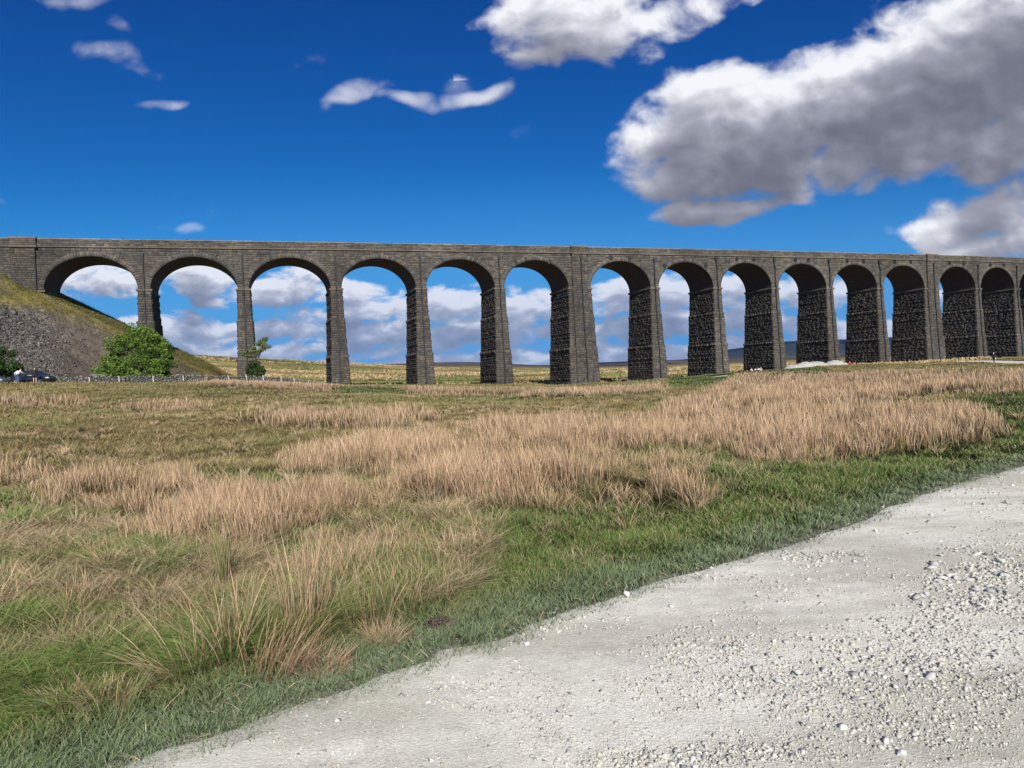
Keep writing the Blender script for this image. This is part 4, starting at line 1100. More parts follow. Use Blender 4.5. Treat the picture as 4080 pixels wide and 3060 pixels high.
named = [((675, 978), 'flat-topped white stone lying alone between the verge and the middle of the track', .028), ((850, 1035), 'lone rounded white stone on smooth gravel in mid track', .022), ((487, 1030), 'lone white stone on the smooth gravel near the verge', .018),
         ((487, 932), 'pale block-like stone half on the grass edge of the track', .042), ((845, 825), 'white stone resting in the verge grass, farthest of three', .024), ((786, 850), 'white stone on the verge, left one of three', .024), ((858, 866), 'white stone on the verge, nearest of three', .02),
         ((1110, 1130), 'isolated large white stone ahead of the middle stone patch', .022), ((1090, 1590), 'big rounded white stone close to the near right corner', .02), ((1400, 1495), 'large pale stone beside a darker one near the bottom of the track', .028),
         ((960, 1350), 'sharp-edged pale stone casting a dark shadow on bare gravel', .018), ((1590, 1555), 'pale stone low on the track beside a small dark flake', .024), ((1650, 1605), 'wedge-shaped white stone at the bottom right of the track', .024), ((60, 1135), 'wide white stone at the grass edge left of the track', .03), ((200, 1082), 'white stone at the grass edge, one of a pair', .024),
         ((765, 1630), 'largest white stone in the near patch', .022), ((1690, 928), 'little white stone with a black shadow, alone near the far spill', .022), ((1540, 660), 'white stone at the far cluster nearest the grass', .03)]
for k, ((cx, cy), lab, s) in enumerate(named):
    px, py = 2040 + cx * .9405, 1500 + cy * .9405
    p = at(px, py, 1.0); p = p * (1.6 / -p.z)
    big_stone(p.x, p.y, s, random.uniform(.55, .8), k, random.choice([(.53, .525, .49), (.50, .50, .48), (.55, .545, .52)]), 'stone', lab)
# boulders at the foot of the bank
for px, py, Y, s, lab in ((372, 1498, 93.5, 1.0, 'big dark flat-topped boulder behind the dry stone wall, nearest the parked car'), (412, 1492, 96, .85, 'mossy boulder at the foot of the bank beside the bright green tree'), (455, 1500, 96, .5, 'smaller grey boulder between the mossy one and the green tree')):
    p = at(px, py, Y)
    big_stone(p.x, p.y, s, .55, int(px), (.11, .115, .10), 'boulder', lab, 'boulder', None, p.z - .3, M_SCREE)

# ------------------------------------------------------------------ dry stone wall
WL = [(-60, 86), (150, 88.5), (230, 89.5), (500, 92), (700, 96), (900, 102.5), (1000, 105.5), (1100, 108.5), (1200, 112), (1285, 116)]
WLP = np.array([((px - 2040) / FOC * Y, Y) for px, Y in WL])
def wall_line(n):
    d = np.concatenate([[0], np.cumsum(np.hypot(*np.diff(WLP, axis=0).T))]); s = np.linspace(0, d[-1], n)
    return np.stack([np.interp(s, d, WLP[:, 0]), np.interp(s, d, WLP[:, 1])], 1), s, d[-1]
def build_wall():
    P, S, C = [], [], []
    pts, s, L = wall_line(int(80 / .27))
    pts, s, L = wall_line(int(L / .27))
    zz = z_ground(pts[:, 0], pts[:, 1])
    px = 2040 + FOC * pts[:, 0] / pts[:, 1]
    H = np.interp(px, [-60, 1000, 1200, 1285], [1.25, 1.2, 1.0, .55])
    tan = np.gradient(pts, axis=0); tan /= np.linalg.norm(tan, axis=1)[:, None]
    nor = np.stack([tan[:, 1], -tan[:, 0]], 1)
    for side in (-1, 1):
        for lay in range(9):
            f = lay / 8.0; h = f * (H - .16)
            off = side * (.26 - .12 * f)
            j = rng.uniform(-.1, .1, len(pts))
            P.append(np.stack([pts[:, 0] + tan[:, 0] * j + nor[:, 0] * off, pts[:, 1] + tan[:, 1] * j + nor[:, 1] * off, zz + h + rng.uniform(-.03, .03, len(pts))], 1))
            S.append(rng.uniform(.11, .20, len(pts)))
    P.append(np.stack([pts[:, 0], pts[:, 1], zz + H + rng.uniform(-.02, .06, len(pts))], 1)); S.append(rng.uniform(.15, .22, len(pts)))
    P = np.concatenate(P); S = np.concatenate(S)
    C = np.array([(.20, .195, .175), (.15, .145, .13), (.25, .24, .21), (.13, .13, .105)])[rng.integers(0, 4, len(P))] * rng.uniform(.6, 1.3, len(P))[:, None]
    o = link('dry_stone_wall', stones_mesh('dry_stone_wall', P, S, C, .35), M_WALLSTONE)
    tag(o, 'low dry stone wall of grey field stones along the foot of the embankment', 'wall')
    # hearting hidden between the faces
    mb = MB()
    for i in range(len(pts) - 1):
        a = pts[i]; b = pts[i + 1]; n_ = nor[i] * .17
        mb.add([(a[0] - n_[0], a[1] - n_[1], zz[i] - .3), (a[0] + n_[0], a[1] + n_[1], zz[i] - .3), (b[0] + n_[0], b[1] + n_[1], zz[i + 1] - .3), (b[0] - n_[0], b[1] - n_[1], zz[i + 1] - .3),
                (a[0] - n_[0], a[1] - n_[1], zz[i] + H[i] - .08), (a[0] + n_[0], a[1] + n_[1], zz[i] + H[i] - .08), (b[0] + n_[0], b[1] + n_[1], zz[i + 1] + H[i + 1] - .08), (b[0] - n_[0], b[1] - n_[1], zz[i + 1] + H[i + 1] - .08)],
               [(4, 5, 6, 7), (1, 2, 6, 5), (0, 4, 7, 3)], (.03, .03, .028))
    h = mb.build('wall_core', M_WALLSTONE, o)
build_wall()
# fence posts in front of the wall
M_POST = simple_mat('pale_split_timber', (.46, .43, .37), .85, noise=.15, scale=20)
M_POSTB = simple_mat('brown_timber', (.20, .15, .11), .9, noise=.2, scale=20)
POSTS = [(219, 1502, 1520, -3, 'M', 'white fence post standing just ahead of the dark car bonnet'), (361, 1502, 1525, -5, 'M', 'white fence post below the big dark flat-topped boulder'), (478, 1498, 1529, -3, 'M', 'white fence post directly in front of the green tree, left of its middle'),
         (613, 1498, 1527, -2, 'M', 'white fence post in front of the right half of the green tree'), (736, 1495, 1525, -9, 'M', 'tilted white fence post just right of the green tree'), (827, 1492, 1517, 0, 'B', 'stout brown strainer post with a slanting strut'),
         (918, 1494, 1522, -14, 'M', 'white fence post leaning hard to the left, next right of the brown strainer post'), (989, 1491, 1516, -12, 'M', 'leaning white fence post in front of the pier with the ivy-like bush'), (1056, 1494, 1517, -12, 'M', 'leaning white fence post just right of the windswept tree'),
         (1123, 1498, 1520, -3, 'M', 'upright white fence post, second to the right of the windswept tree'), (1176, 1503, 1520, -6, 'M', 'short white fence post where the wall begins to drop'), (1232, 1516, 1527, -6, 'M', 'small white fence post near the low end of the wall'), (1283, 1520, 1540, -4, 'B', 'short brown post at the broken end of the wall')]
for px, py0, py1, lean, kind, lab in POSTS:
    Y = np.interp(px, [a for a, b in WL], [b for a, b in WL]) - 1.1
    x = (px - 2040) / FOC * Y; zb = zg(x, Y)
    top = at(px, py0, Y).z
    h = max(top - zb, .8)
    mb = MB(); wd = .062 if kind == 'M' else .11
    mb.tube([(0, 0, -.4), (0, 0, h * .5), (0, 0, h - .03), (0, 0, h)], [wd, wd * .95, wd * .9, wd * .55], 8)
    o = mb.build('fence_post', M_POST if kind == 'M' else M_POSTB)
    o.location = (x, Y, zb); o.rotation_euler = (random.uniform(-.04, .04), R(lean) * .8, 0)
    tag(o, lab, 'fence post', 'fence posts along the wall')
    if 'strut' in lab:
        mb = MB(); mb.tube([(-1.0, -.05, -.1), (-.05, -.02, h * .75)], .05, 6); mb.build('strut', M_POSTB, o)

# ------------------------------------------------------------------ grass
def blades(P, H, W, lean, droop, c0, c1, nseg=3, face=None):
    """P (N,3) roots; lean (N,2) horizontal travel of the tip / H; droop 0..1 bends the tip down"""
    n = len(P)
    a = rng.uniform(0, 2 * np.pi, n) if face is None else face
    sx, sy = np.cos(a) * W * .5, np.sin(a) * W * .5
    Vs = []; Cs = []
    for k in range(nseg + 1):
        s = k / nseg
        up = H * (s - droop * s * s * .75)
        out = (H * (s ** 1.6))[:, None] * lean + (H * droop * s * s * .6)[:, None] * (lean / (np.linalg.norm(lean, axis=1, keepdims=True) + 1e-6))
        c = P + np.stack([out[:, 0], out[:, 1], up], 1)
        w = 1.0 - .55 * s
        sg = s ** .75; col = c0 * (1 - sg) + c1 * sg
        if k < nseg:
            Vs += [c - np.stack([sx * w, sy * w, sx * 0], 1), c + np.stack([sx * w, sy * w, sx * 0], 1)]; Cs += [col, col]
        else: Vs.append(c); Cs.append(col)
    m = len(Vs)
    V = np.stack(Vs, 1).reshape(-1, 3); C = np.stack(Cs, 1).reshape(-1, 3)
    b = (np.arange(n) * m)[:, None]
    q = None
    if nseg > 1: q = np.concatenate([b + np.array([2 * k, 2 * k + 1, 2 * k + 3, 2 * k + 2]) for k in range(nseg - 1)], 0)
    t = b + np.array([2 * (nseg - 1), 2 * (nseg - 1) + 1, m - 1])
    return V, q, t, C
class Veg:
    def __init__(self): self.V = []; self.Q = []; self.T = []; self.C = []; self.b = 0
    def add(self, V, q, t, C):
        self.V.append(V); self.C.append(C); self.T.append(t + self.b)
        if q is not None: self.Q.append(q + self.b)
        self.b += len(V)
    def build(self, name, mat=None):
        me = np_mesh(name, np.concatenate(self.V), np.concatenate(self.Q) if self.Q else None, np.concatenate(self.T), vcol=np.concatenate(self.C))
        return link(name, me, mat or M_BLADE)
def A3(*l): return np.array(l, float)
def pick(pal, n, jit=.25, p=None):
    return pal[rng.choice(len(pal), n, p=p)] * rng.uniform(1 - jit, 1 + jit, n)[:, None]
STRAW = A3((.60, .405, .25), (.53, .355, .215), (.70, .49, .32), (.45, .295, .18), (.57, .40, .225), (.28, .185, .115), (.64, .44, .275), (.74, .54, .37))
STRAWB = A3((.08, .06, .03), (.11, .08, .045), (.05, .06, .018))  # rush feet coloured dark, painting in the shade at their bases
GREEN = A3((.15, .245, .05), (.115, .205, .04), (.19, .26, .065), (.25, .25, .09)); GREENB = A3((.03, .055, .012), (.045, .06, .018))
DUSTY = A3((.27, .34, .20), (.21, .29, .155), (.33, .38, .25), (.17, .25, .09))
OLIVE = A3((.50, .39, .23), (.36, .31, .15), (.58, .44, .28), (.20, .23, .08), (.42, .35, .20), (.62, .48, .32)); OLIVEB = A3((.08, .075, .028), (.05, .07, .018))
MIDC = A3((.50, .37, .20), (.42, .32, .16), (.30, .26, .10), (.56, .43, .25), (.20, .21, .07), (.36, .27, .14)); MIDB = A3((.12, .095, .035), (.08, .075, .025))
PXW = 1 / 712.0
green_v, rush_v, moor_v, tus_v = Veg(), Veg(), Veg(), Veg()
def outward(x, y, f, e=.15):
    """direction away from the middle of the clump given by a noise field"""
    g0 = fbm(x * f, y * f, 2); gx = fbm((x + e) * f, y * f, 2) - g0; gy = fbm(x * f, (y + e) * f, 2) - g0
    g = np.stack([-gx, -gy], 1); return g / (np.linalg.norm(g, axis=1, keepdims=True) + 1e-5), g0
def scatter(n, r0, r1, p, seg):
    x, y, r = polar(n, r0, r1, -43, 43, p)
    z = z_ground(x, y); ru, tu, gr, verge, td = layout(x, y, z)
    ok = td > .05 - .42 * rng.random(len(td)) ** 3
    ok &= in_hollow(x, y) < .35
    u1 = rng.random(len(x))
    o3, g3 = outward(x, y, 2.4); o1, g1 = outward(x, y, .9)
    # --- rushes
    dens = ru * sstep(.41, .56, g1 * .35 + g3 * .45 + fbm(x * .33 + 4, y * .33, 2) * .20) * .9
    m = ok & (u1 < dens) & (ru > 0)
    k = np.where(m)[0]; nk = len(k)
    if nk:
        g0_ = fbm(x[k] * 1.4 + 30, y[k] * 1.4, 2); H = (.11 + .30 * g1[k] + .36 * g0_ ** 1.3) * (.45 + .55 * np.clip(ru[k] * 1.1, 0, 1)) * rng.normal(1, .20, nk); H = np.clip(H, .2, .85) * (1 - .25 * sstep(40, 120, r[k]))
        W = np.maximum(.0036, r[k] * PXW * .62)
        ln = o3[k] * rng.uniform(0, .22, nk)[:, None] + rng.normal(0, .15, (nk, 2)) + A3(-.04, 0)
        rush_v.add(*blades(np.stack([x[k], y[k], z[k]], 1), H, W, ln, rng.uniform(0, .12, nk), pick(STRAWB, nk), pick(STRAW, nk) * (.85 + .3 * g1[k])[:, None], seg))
    # --- long drooping tussock grass
    m = ok & ~m & (rng.random(len(x)) < tu * .9); k = np.where(m)[0]; nk = len(k)
    if nk:
        H = (.05 + .36 * g3[k] ** 1.4) * rng.normal(1, .18, nk); H = np.clip(H, .07, .5)
        W = np.maximum(.0046, r[k] * PXW * .8)
        ln = o3[k] * rng.uniform(.0, .6, nk)[:, None] + rng.normal(0, .6, (nk, 2))
        mixg = 1.0 * sstep(.44, .54, fbm(x[k] * 1.3 + 20, y[k] * 1.3, 3))[:, None]
        ct = pick(OLIVE, nk, .4) * (1 - mixg) + pick(GREEN, nk, .35) * 1.15 * mixg
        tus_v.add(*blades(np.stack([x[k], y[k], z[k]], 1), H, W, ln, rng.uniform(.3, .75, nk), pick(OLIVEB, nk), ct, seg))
        used = m
    else: used = m
    # --- green sward
    m2 = ok & (ru < .2) & ~used & (rng.random(len(x)) < gr); k = np.where(m2)[0]; nk = len(k)
    if nk:
        vg = np.clip(verge[k] + .2 * (rng.random(nk) - .5), 0, 1)
        H = (.04 + .075 * g3[k]) * rng.normal(1, .25, nk) * (1 - .35 * vg); H = np.clip(H, .02, .24) * np.where(r[k] > 40, 1.6, 1)
        W = np.maximum(.0035, r[k] * PXW * .8)
        ln = o3[k] * rng.uniform(0, .4, nk)[:, None] + rng.normal(0, .5, (nk, 2))
        dry = (rng.random(nk) < .17 + .3 * sstep(.55, .7, fbm(x[k] * 1.7, y[k] * 1.7, 3)))[:, None]
        ct = np.where(dry, pick(OLIVE, nk), pick(GREEN, nk))
        vv = sstep(.15, .85, vg)[:, None] * (r[k] < 30)[:, None]
        vv = vv * .92; ct = ct * (1 - vv) + pick(DUSTY, nk) * vv; cb_ = pick(GREENB, nk) * (1 - vv * .6) + A3(.09, .11, .07) * vv * .6
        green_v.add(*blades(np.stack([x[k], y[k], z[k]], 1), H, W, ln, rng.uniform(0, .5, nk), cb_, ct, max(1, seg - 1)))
    # --- dull moor grass everywhere else, and some under everything
    m3 = ok & ~m & ~m2 & ~used & (td > .5) & (rng.random(len(x)) < np.where((ru + tu + gr) > .3, .15, .8)); k = np.where(m3)[0]; nk = len(k)
    if nk:
        H = (.06 + .20 * g3[k]) * rng.normal(1, .2, nk); H = np.clip(H, .04, .34)
        W = np.maximum(.004, r[k] * PXW * .75)
        ln = o3[k] * rng.uniform(.2, .8, nk)[:, None] + rng.normal(0, .3, (nk, 2))
        gn = sstep(.50, .66, fbm(x[k] * .16 + 8, y[k] * .16, 4))[:, None] * .5
        ct = pick(MIDC, nk) * (1 - gn) + pick(GREEN, nk) * 1.2 * gn
        moor_v.add(*blades(np.stack([x[k], y[k], z[k]], 1), H, W, ln, rng.uniform(.1, .6, nk), pick(MIDB, nk), ct, max(1, seg - 1)))
scatter(520000, 2.3, 17, 0, 3)
scatter(230000, 8, 45, 1, 2)
scatter(330000, 30, 175, 1, 1)
def tufts(n, r0, r1, p_):
    x, y, r = polar(n, r0, r1, -40, 40, 1); z = z_ground(x, y); ru, tu, gr, verge, td = layout(x, y, z)
    k = (td > 1.2) & (rng.random(n) < np.where(tu > 0, .9, np.where(gr > .5, .12, p_))); x, y, r = x[k], y[k], r[k]
    per = 34; m = len(x); a = rng.uniform(0, 6.283, (m, per)); q = np.sqrt(rng.random((m, per))) * rng.uniform(.03, .10, m)[:, None]
    dx, dy = np.cos(a) * q, np.sin(a) * q; X = (x[:, None] + dx).ravel(); Y = (y[:, None] + dy).ravel(); Z = z_ground(X, Y)
    hh = np.repeat(rng.uniform(.12, .34, m), per) * rng.uniform(.5, 1.1, m * per); w = np.repeat(np.maximum(.0034, r * PXW * .6), per)
    ln = np.stack([np.cos(a).ravel(), np.sin(a).ravel()], 1) * rng.uniform(.1, .9, m * per)[:, None] + np.repeat(rng.normal(0, .25, (m, 2)), per, 0)
    tus_v.add(*blades(np.stack([X, Y, Z], 1), hh, w, ln, rng.uniform(.1, .6, m * per), pick(OLIVEB, m * per), np.repeat(pick(np.concatenate([OLIVE, STRAW]), m), per, 0) * rng.uniform(.8, 1.2, m * per)[:, None], 2))
tufts(5200, 3.2, 40, .45)
tufts(1800, 3.0, 9, .45)
# coarse tufts giving the moor behind the arches its streaks
n = 90000; x, y, r = polar(n, 165, 900, -34, 34, 1); z = z_ground(x, y)
b1 = fbm(x * .02, y * .055, 4); b2 = fbm(x * .008 + 5, y * .02, 4); k = rng.random(n) < sstep(.40, .60, b1) * 1.0; x, y, r, z, b2 = x[k], y[k], r[k], z[k], b2[k]; n = len(x)
gsel = (sstep(.52, .60, b2) > rng.random(n))[:, None]
ct = np.where(gsel, pick(A3((.14, .19, .05), (.20, .23, .07)), n), pick(A3((.52, .38, .19), (.42, .31, .15), (.60, .45, .25), (.26, .20, .10)), n))
moor_v.add(*blades(np.stack([x, y, z - .05], 1), rng.uniform(.25, .75, n), r * PXW * 2.4, rng.normal(0, .3, (n, 2)), np.zeros(n), ct * .45, ct, 1, face=np.arctan2(-x, y) + rng.normal(0, .5, n)))
# sparse dry stems in the thin rush beds close by
for veg, nm, lab in ((green_v, 'green_grass', 'short green grass along the verge and meadow'), (rush_v, 'dry_rushes', 'beds of tall straw coloured rushes across the field'), (tus_v, 'tussock_grass', 'drooping olive tussock grass on the left'), (moor_v, 'moor_grass', 'dull buff moor grass over the middle field')):
    if veg.V:
        o = veg.build(nm); tag(o, lab, 'grass', kind='stuff'); print(nm, len(o.data.polygons))

def clump(u, v, n, H, rad, spread, lab, tip=STRAW, base=STRAWB, droop=.12, name='rush_clump', cat='rush clump', wid=.0042, grp='single rush clumps in the near grass', bias=(0, 0), green=.0):
    p = at(u * 1.84448, v * 1.84448, 1.0); p = p * (1.6 / -p.z); x0, y0 = p.x, p.y; z0 = zg(x0, y0)
    a = rng.uniform(0, 2 * np.pi, n); q = np.sqrt(rng.random(n)) * rad
    dx, dy = np.cos(a) * q, np.sin(a) * q
    ln = np.stack([dx, dy], 1) / rad * spread * rng.uniform(.3, 1.1, n)[:, None] + rng.normal(0, spread * .30, (n, 2)) + np.array(bias)
    ct = pick(tip, n); gsel = rng.random(n) < green; ct[gsel] = pick(A3((.26, .30, .10), (.20, .26, .09), (.34, .33, .14)), int(gsel.sum()))
    h = H * rng.uniform(.45, 1.05, n)
    z = z_ground(x0 + dx, y0 + dy) - z0
    V, Q, T, C = blades(np.stack([dx, dy, z - .01], 1), h, np.full(n, wid) * rng.uniform(.6, 1.2, n), ln, rng.uniform(0, droop, n), pick(base, n), ct, 5)
    o = link(name, np_mesh(name, V, Q, T, vcol=C), M_BLADE); o.location = (x0, y0, z0)
    tag(o, lab, cat, grp)
clump(655, 1395, 150, .78, .13, .2, 'tallest pale rush clump rising close to the track edge', green=.1)
clump(690, 1360, 100, .70, .17, .40, 'thin-stemmed rush clump behind the tallest one', green=.35)
clump(600, 1462, 170, .38, .17, .45, 'collapsed reddish brown rush heap at the foot of the tallest clump', tip=A3((.50, .30, .18), (.44, .26, .15), (.55, .37, .22)), droop=.5, bias=(.25, .1))
clump(490, 1452, 80, .60, .10, .75, 'splayed stiff straw stems fanning out left of the brown heap', wid=.006, green=.3, droop=.05)
clump(520, 1425, 70, .55, .09, .5, 'stiff short rush clump with broken tips in front of the sparse tall stems', wid=.0055, green=.25, droop=.05)
clump(487, 1300, 34, .80, .04, .16, 'few tall greenish stems standing alone', wid=.0065, green=.7, droop=.12)
clump(385, 1480, 90, .42, .14, .7, 'low pale clump lying over near the verge at lower left', droop=.6, bias=(-.3, 0))
clump(800, 1372, 60, .45, .16, .45, 'loose grey-green rush clump beside the bare soil patch', green=.45, droop=.35)
clump(870, 1352, 55, .40, .15, .5, 'short curving rush clump right of the grey-green one', green=.35, droop=.4)
clump(930, 1290, 55, .38, .16, .45, 'brown rush clump at the right end of the near clumps', droop=.35, green=.15)
clump(760, 1270, 60, .48, .16, .3, 'upright rush clump in the second row, in the middle', green=.2, droop=.25)
clump(860, 1215, 60, .45, .18, .3, 'upright rush clump in the second row, to the right', green=.25, droop=.25)
clump(690, 1235, 80, .48, .14, .35, 'dense rush clump behind the few tall greenish stems', green=.1, droop=.25)
clump(240, 1560, 60, .30, .12, .7, 'scant greenish clump at the lower left corner', green=.8, droop=.4)
DEAD = A3((.50, .34, .22), (.44, .29, .18), (.56, .40, .27)); DEADB = A3((.26, .17, .10), (.2, .14, .08))
for u, v, rad, lab in ((255, 1372, .13, 'pale pinkish cushion of dead grass in the left foreground'), (290, 1300, .14, 'cushion of dead grass above the pinkish one at left'), (150, 1532, .12, 'flattened dead grass cushion nearest the lower left corner'), (240, 1522, .11, 'dead grass cushion right of the lowest one'), (510, 1262, .13, 'pale dead grass cushion beside the few tall stems'),
                       (700, 1182, .12, 'small bright dead grass cushion in the green gap'), (425, 1270, .12, 'dead grass cushion on the green hollow at left'), (690, 1452, .15, 'dead grass mat between the rush clumps and the verge'), (830, 1395, .11, 'little dead grass patch beside the bare soil'),
                       (60, 1275, .20, 'wide dead grass cushion near the left edge'), (150, 1210, .22, 'big tan dead grass mound in the left foreground, behind the others'), (320, 1222, .20, 'tan dead grass mound below the left rush bed'), (20, 1360, .2, 'dead grass mound cut by the left edge'), (395, 1375, .13, 'narrow dead grass patch left of the splayed stems'), (60, 1455, .16, 'dead grass patch in the green at the lower left'), (900, 1215, .2, 'dead grass cushion among the second row of clumps'), (1030, 1230, .18, 'lone dead grass cushion at the right, out on the green')):
    clump(u, v, 420, .16, rad, 1.0, lab, tip=DEAD, base=DEADB, droop=.8, name='grass_cushion', cat='grass cushion', wid=.004, grp='cushions of dead grass')
# fallen straws on the verge
sv = Veg(); n = 260
x, y, r = polar(n * 6, 2.8, 9, -30, 40, 0); td = track_dist(x, y); k = np.where((td > -.15) & (td < .9))[0][:n]
z = z_ground(x[k], y[k]) + .035; nk = len(k)
a = rng.uniform(0, 6.28, nk)
V, Q, T, C = blades(np.stack([x[k], y[k], z], 1), rng.uniform(.03, .05, nk), np.full(nk, .0035), np.stack([np.cos(a), np.sin(a)], 1) * rng.uniform(1.2, 3.6, nk)[:, None], np.zeros(nk), pick(STRAW, nk), pick(STRAW, nk) * 1.2, 2)
sv.add(V, Q, T, C); o = sv.build('fallen_straw'); tag(o, 'loose dry straws lying on the verge grass', 'straw', kind='stuff')
# cotton grass specks
x, y, r = polar(9000, 11, 70, -30, 40, 1); z = z_ground(x, y); u, v = uv_of(x, y, z)
w = np.zeros(len(x))
for uc, vc, a_, b_, q in ((560, 985, 110, 14, .9), (1250, 868, 160, 10, .5), (1900, 866, 90, 10, .9), (980, 865, 120, 8, .3), (1800, 975, 120, 12, .25)):
    w = np.maximum(w, q * np.exp(-(((u - uc) / a_) ** 2 + ((v - vc) / b_) ** 2)))
k = rng.random(len(x)) < w * .5
x, y, z, r = x[k], y[k], z[k], r[k]
S = np.maximum(.012, r * .0006)
me = stones_mesh('cotton_grass', np.stack([x, y, z + .17], 1), S, np.tile(A3(.75, .75, .70), (len(x), 1)))
o = link('cotton_grass', me, M_GRAVEL); tag(o, 'white cotton grass heads dotted in the turf', 'cotton grass', kind='stuff')
p = at(1755, 2515, 1.0); p = p * (1.6 / -p.z)
n = 300; a = rng.uniform(0, 6.28, n); q = np.sqrt(rng.random(n)) * .085
me = stones_mesh('soil_patch', np.stack([np.cos(a) * q * 1.5, np.sin(a) * q, .05 * (1 - (q / .085) ** 2) + .02], 1), rng.uniform(.006, .016, n), pick(A3((.075, .055, .042), (.10, .075, .06)), n))
o = link('soil_patch', me, M_SCREE); o.location = (p.x, p.y, zg(p.x, p.y)); tag(o, 'small heap of bare dark soil in the turf near the track edge', 'soil heap')
# ------------------------------------------------------------------ grass on the embankment
ev_ = Veg(); N_ = 90000
t = rng.uniform(-42, 9, N_); d = rng.uniform(-33, 20, N_); h_ = samp(_bh, t, d); g_ = samp(_bg, t, d)
k = (rng.random(N_) < np.clip(g_ * 1.1, .05, 1)) & (h_ > -.1); t, d = t[k], d[k]; z = samp(_bz, t, d); xy = VPn(t, d, 0.0); n = len(t)
o1, g1 = outward(xy[:, 0], xy[:, 1], 1.6)
ct = pick(A3((.30, .25, .08), (.22, .21, .06), (.36, .28, .12), (.16, .18, .045)), n)
ev_.add(*blades(np.stack([xy[:, 0], xy[:, 1], z], 1), rng.uniform(.12, .34, n) * (.6 + g1), np.full(n, .085), rng.normal(0, .5, (n, 2)) + A3(.2, -.3), rng.uniform(0, .6, n), pick(OLIVEB, n), ct, 1))
o = ev_.build('bank_grass'); tag(o, 'yellowing grass on the embankment', 'grass', kind='stuff')

# ------------------------------------------------------------------ trees and bushes
def leaves_mesh(centres, radii, per, size, pal, squash=.8, seed=1):
    Vs = []; Cs = []; 
    c = np.repeat(centres, per, 0); r_ = np.repeat(radii, per)
    n = len(c); dv = rng.normal(size=(n, 3)); dv /= np.linalg.norm(dv, axis=1)[:, None]
    rad = r_ * rng.uniform(.45, 1.05, n) ** .6
    P = c + dv * rad[:, None] * A3(1, 1, squash)
    nrm = dv + rng.normal(0, .6, (n, 3)); nrm /= np.linalg.norm(nrm, axis=1)[:, None]
    t1 = np.cross(nrm, rng.normal(size=(n, 3))); t1 /= np.linalg.norm(t1, axis=1)[:, None]; t2 = np.cross(nrm, t1)
    s = size * rng.uniform(.6, 1.3, n)[:, None]
    V = np.stack([P - t1 * s, P - t2 * s * .55 + nrm * s * .1, P + t1 * s, P + t2 * s * .55 + nrm * s * .1], 1).reshape(-1, 3)
    Q = (np.arange(n) * 4)[:, None] + np.arange(4)
    tone = np.repeat(rng.uniform(.7, 1.25, len(centres)), per)
    C = pick(pal, n, .3) * tone[:, None]
    return V, Q, np.repeat(C, 4, 0)
def make_tree(name, label, cat, base, limbs, centres, radii, per, size, pal, squash=.8, kind_trunk='trunk'):
    root = empty(name, base); tag(root, label, cat)
    mb = MB()
    for pts, rr in limbs: mb.tube(pts, rr, 7)
    mb.build(kind_trunk, M_BARK, root, smooth=True)
    V, Q, C = leaves_mesh(np.array(centres), np.array(radii), per, size, pal, squash)
    link('crown', np_mesh('crown', V, Q, vcol=C), M_LEAF, root)
    return root
def at_ground(px, Y):
    x = (px - 2040) / FOC * Y; return Vector((x, Y, zg(x, Y)))
# the big bright bush at the toe of the bank
b0 = at_ground(540, 98.5); b0.z -= .2
cs, rs = [], []
while len(cs) < 250:
    u, v, w = random.uniform(-5.6, 5.6), random.uniform(-3.6, 3.6), random.uniform(.5, 8.5)
    top = 8.7 * (1 - (abs(u - .9) / 6.6) ** 1.7) + .5 * math.sin(u * 2.1)
    hw = 5.45 * math.sqrt(max(0, 1 - ((w - 2.4) / (6.5 if w > 2.4 else 4.4)) ** 2)); hd = 3.4 * math.sqrt(max(0, 1 - ((w - 2.4) / 6.6) ** 2))
    if w > top or hw <= .1 or hd <= .1: continue
    e = (u / hw) ** 2 + (v / hd) ** 2
    if e > 1 or (e < .45 and w < top - 1.5): continue
    cs.append((u, v, w)); rs.append(random.uniform(.45, .95))
limbs = [([(random.uniform(-.6, .6), random.uniform(-.5, .5), -.4), (a * .5, b * .5, 2.0), (a, b, c)], [.16, .11, .04]) for a, b, c in [(-3, -.6, 4), (-1.4, .8, 5.6), (.2, -.8, 6.2), (1.6, .6, 6), (3.2, -.4, 4.2), (-2.2, -1.6, 3.2), (2.4, -1.8, 3.4)]]
PALB = A3((.12, .205, .028), (.085, .15, .02), (.17, .26, .045), (.04, .08, .012))
make_tree('sycamore_bush', 'big bright green bushy tree at the foot of the embankment behind the wall', 'tree', b0, limbs, cs, rs, 150, .135, PALB)
# dark tree cut by the left edge
b1 = at_ground(-25, 90.5)
cs, rs = [], []
while len(cs) < 110:
    u, v, w = random.uniform(-4, 3.4), random.uniform(-2.4, 2.4), random.uniform(.6, 5.6)
    if (u / 3.3) ** 2 + (v / 2.4) ** 2 + ((w - 2.5) / 3.1) ** 2 > 1 + .25 * math.sin(w * 3.3): continue
    cs.append((u, v, w)); rs.append(random.uniform(.35, .7))
make_tree('hawthorn_tree', 'dark green tree cut by the left edge beside the parked cars', 'tree', b1, [([(0, 0, -.3), (.2, 0, 1.6), (.9, .2, 4)], [.2, .15, .05]), ([(0, 0, .6), (-1, .2, 2.4), (-2, 0, 4)], [.12, .09, .03])], cs, rs, 80, .15, A3((.035, .075, .014), (.05, .10, .02), (.025, .055, .010)))
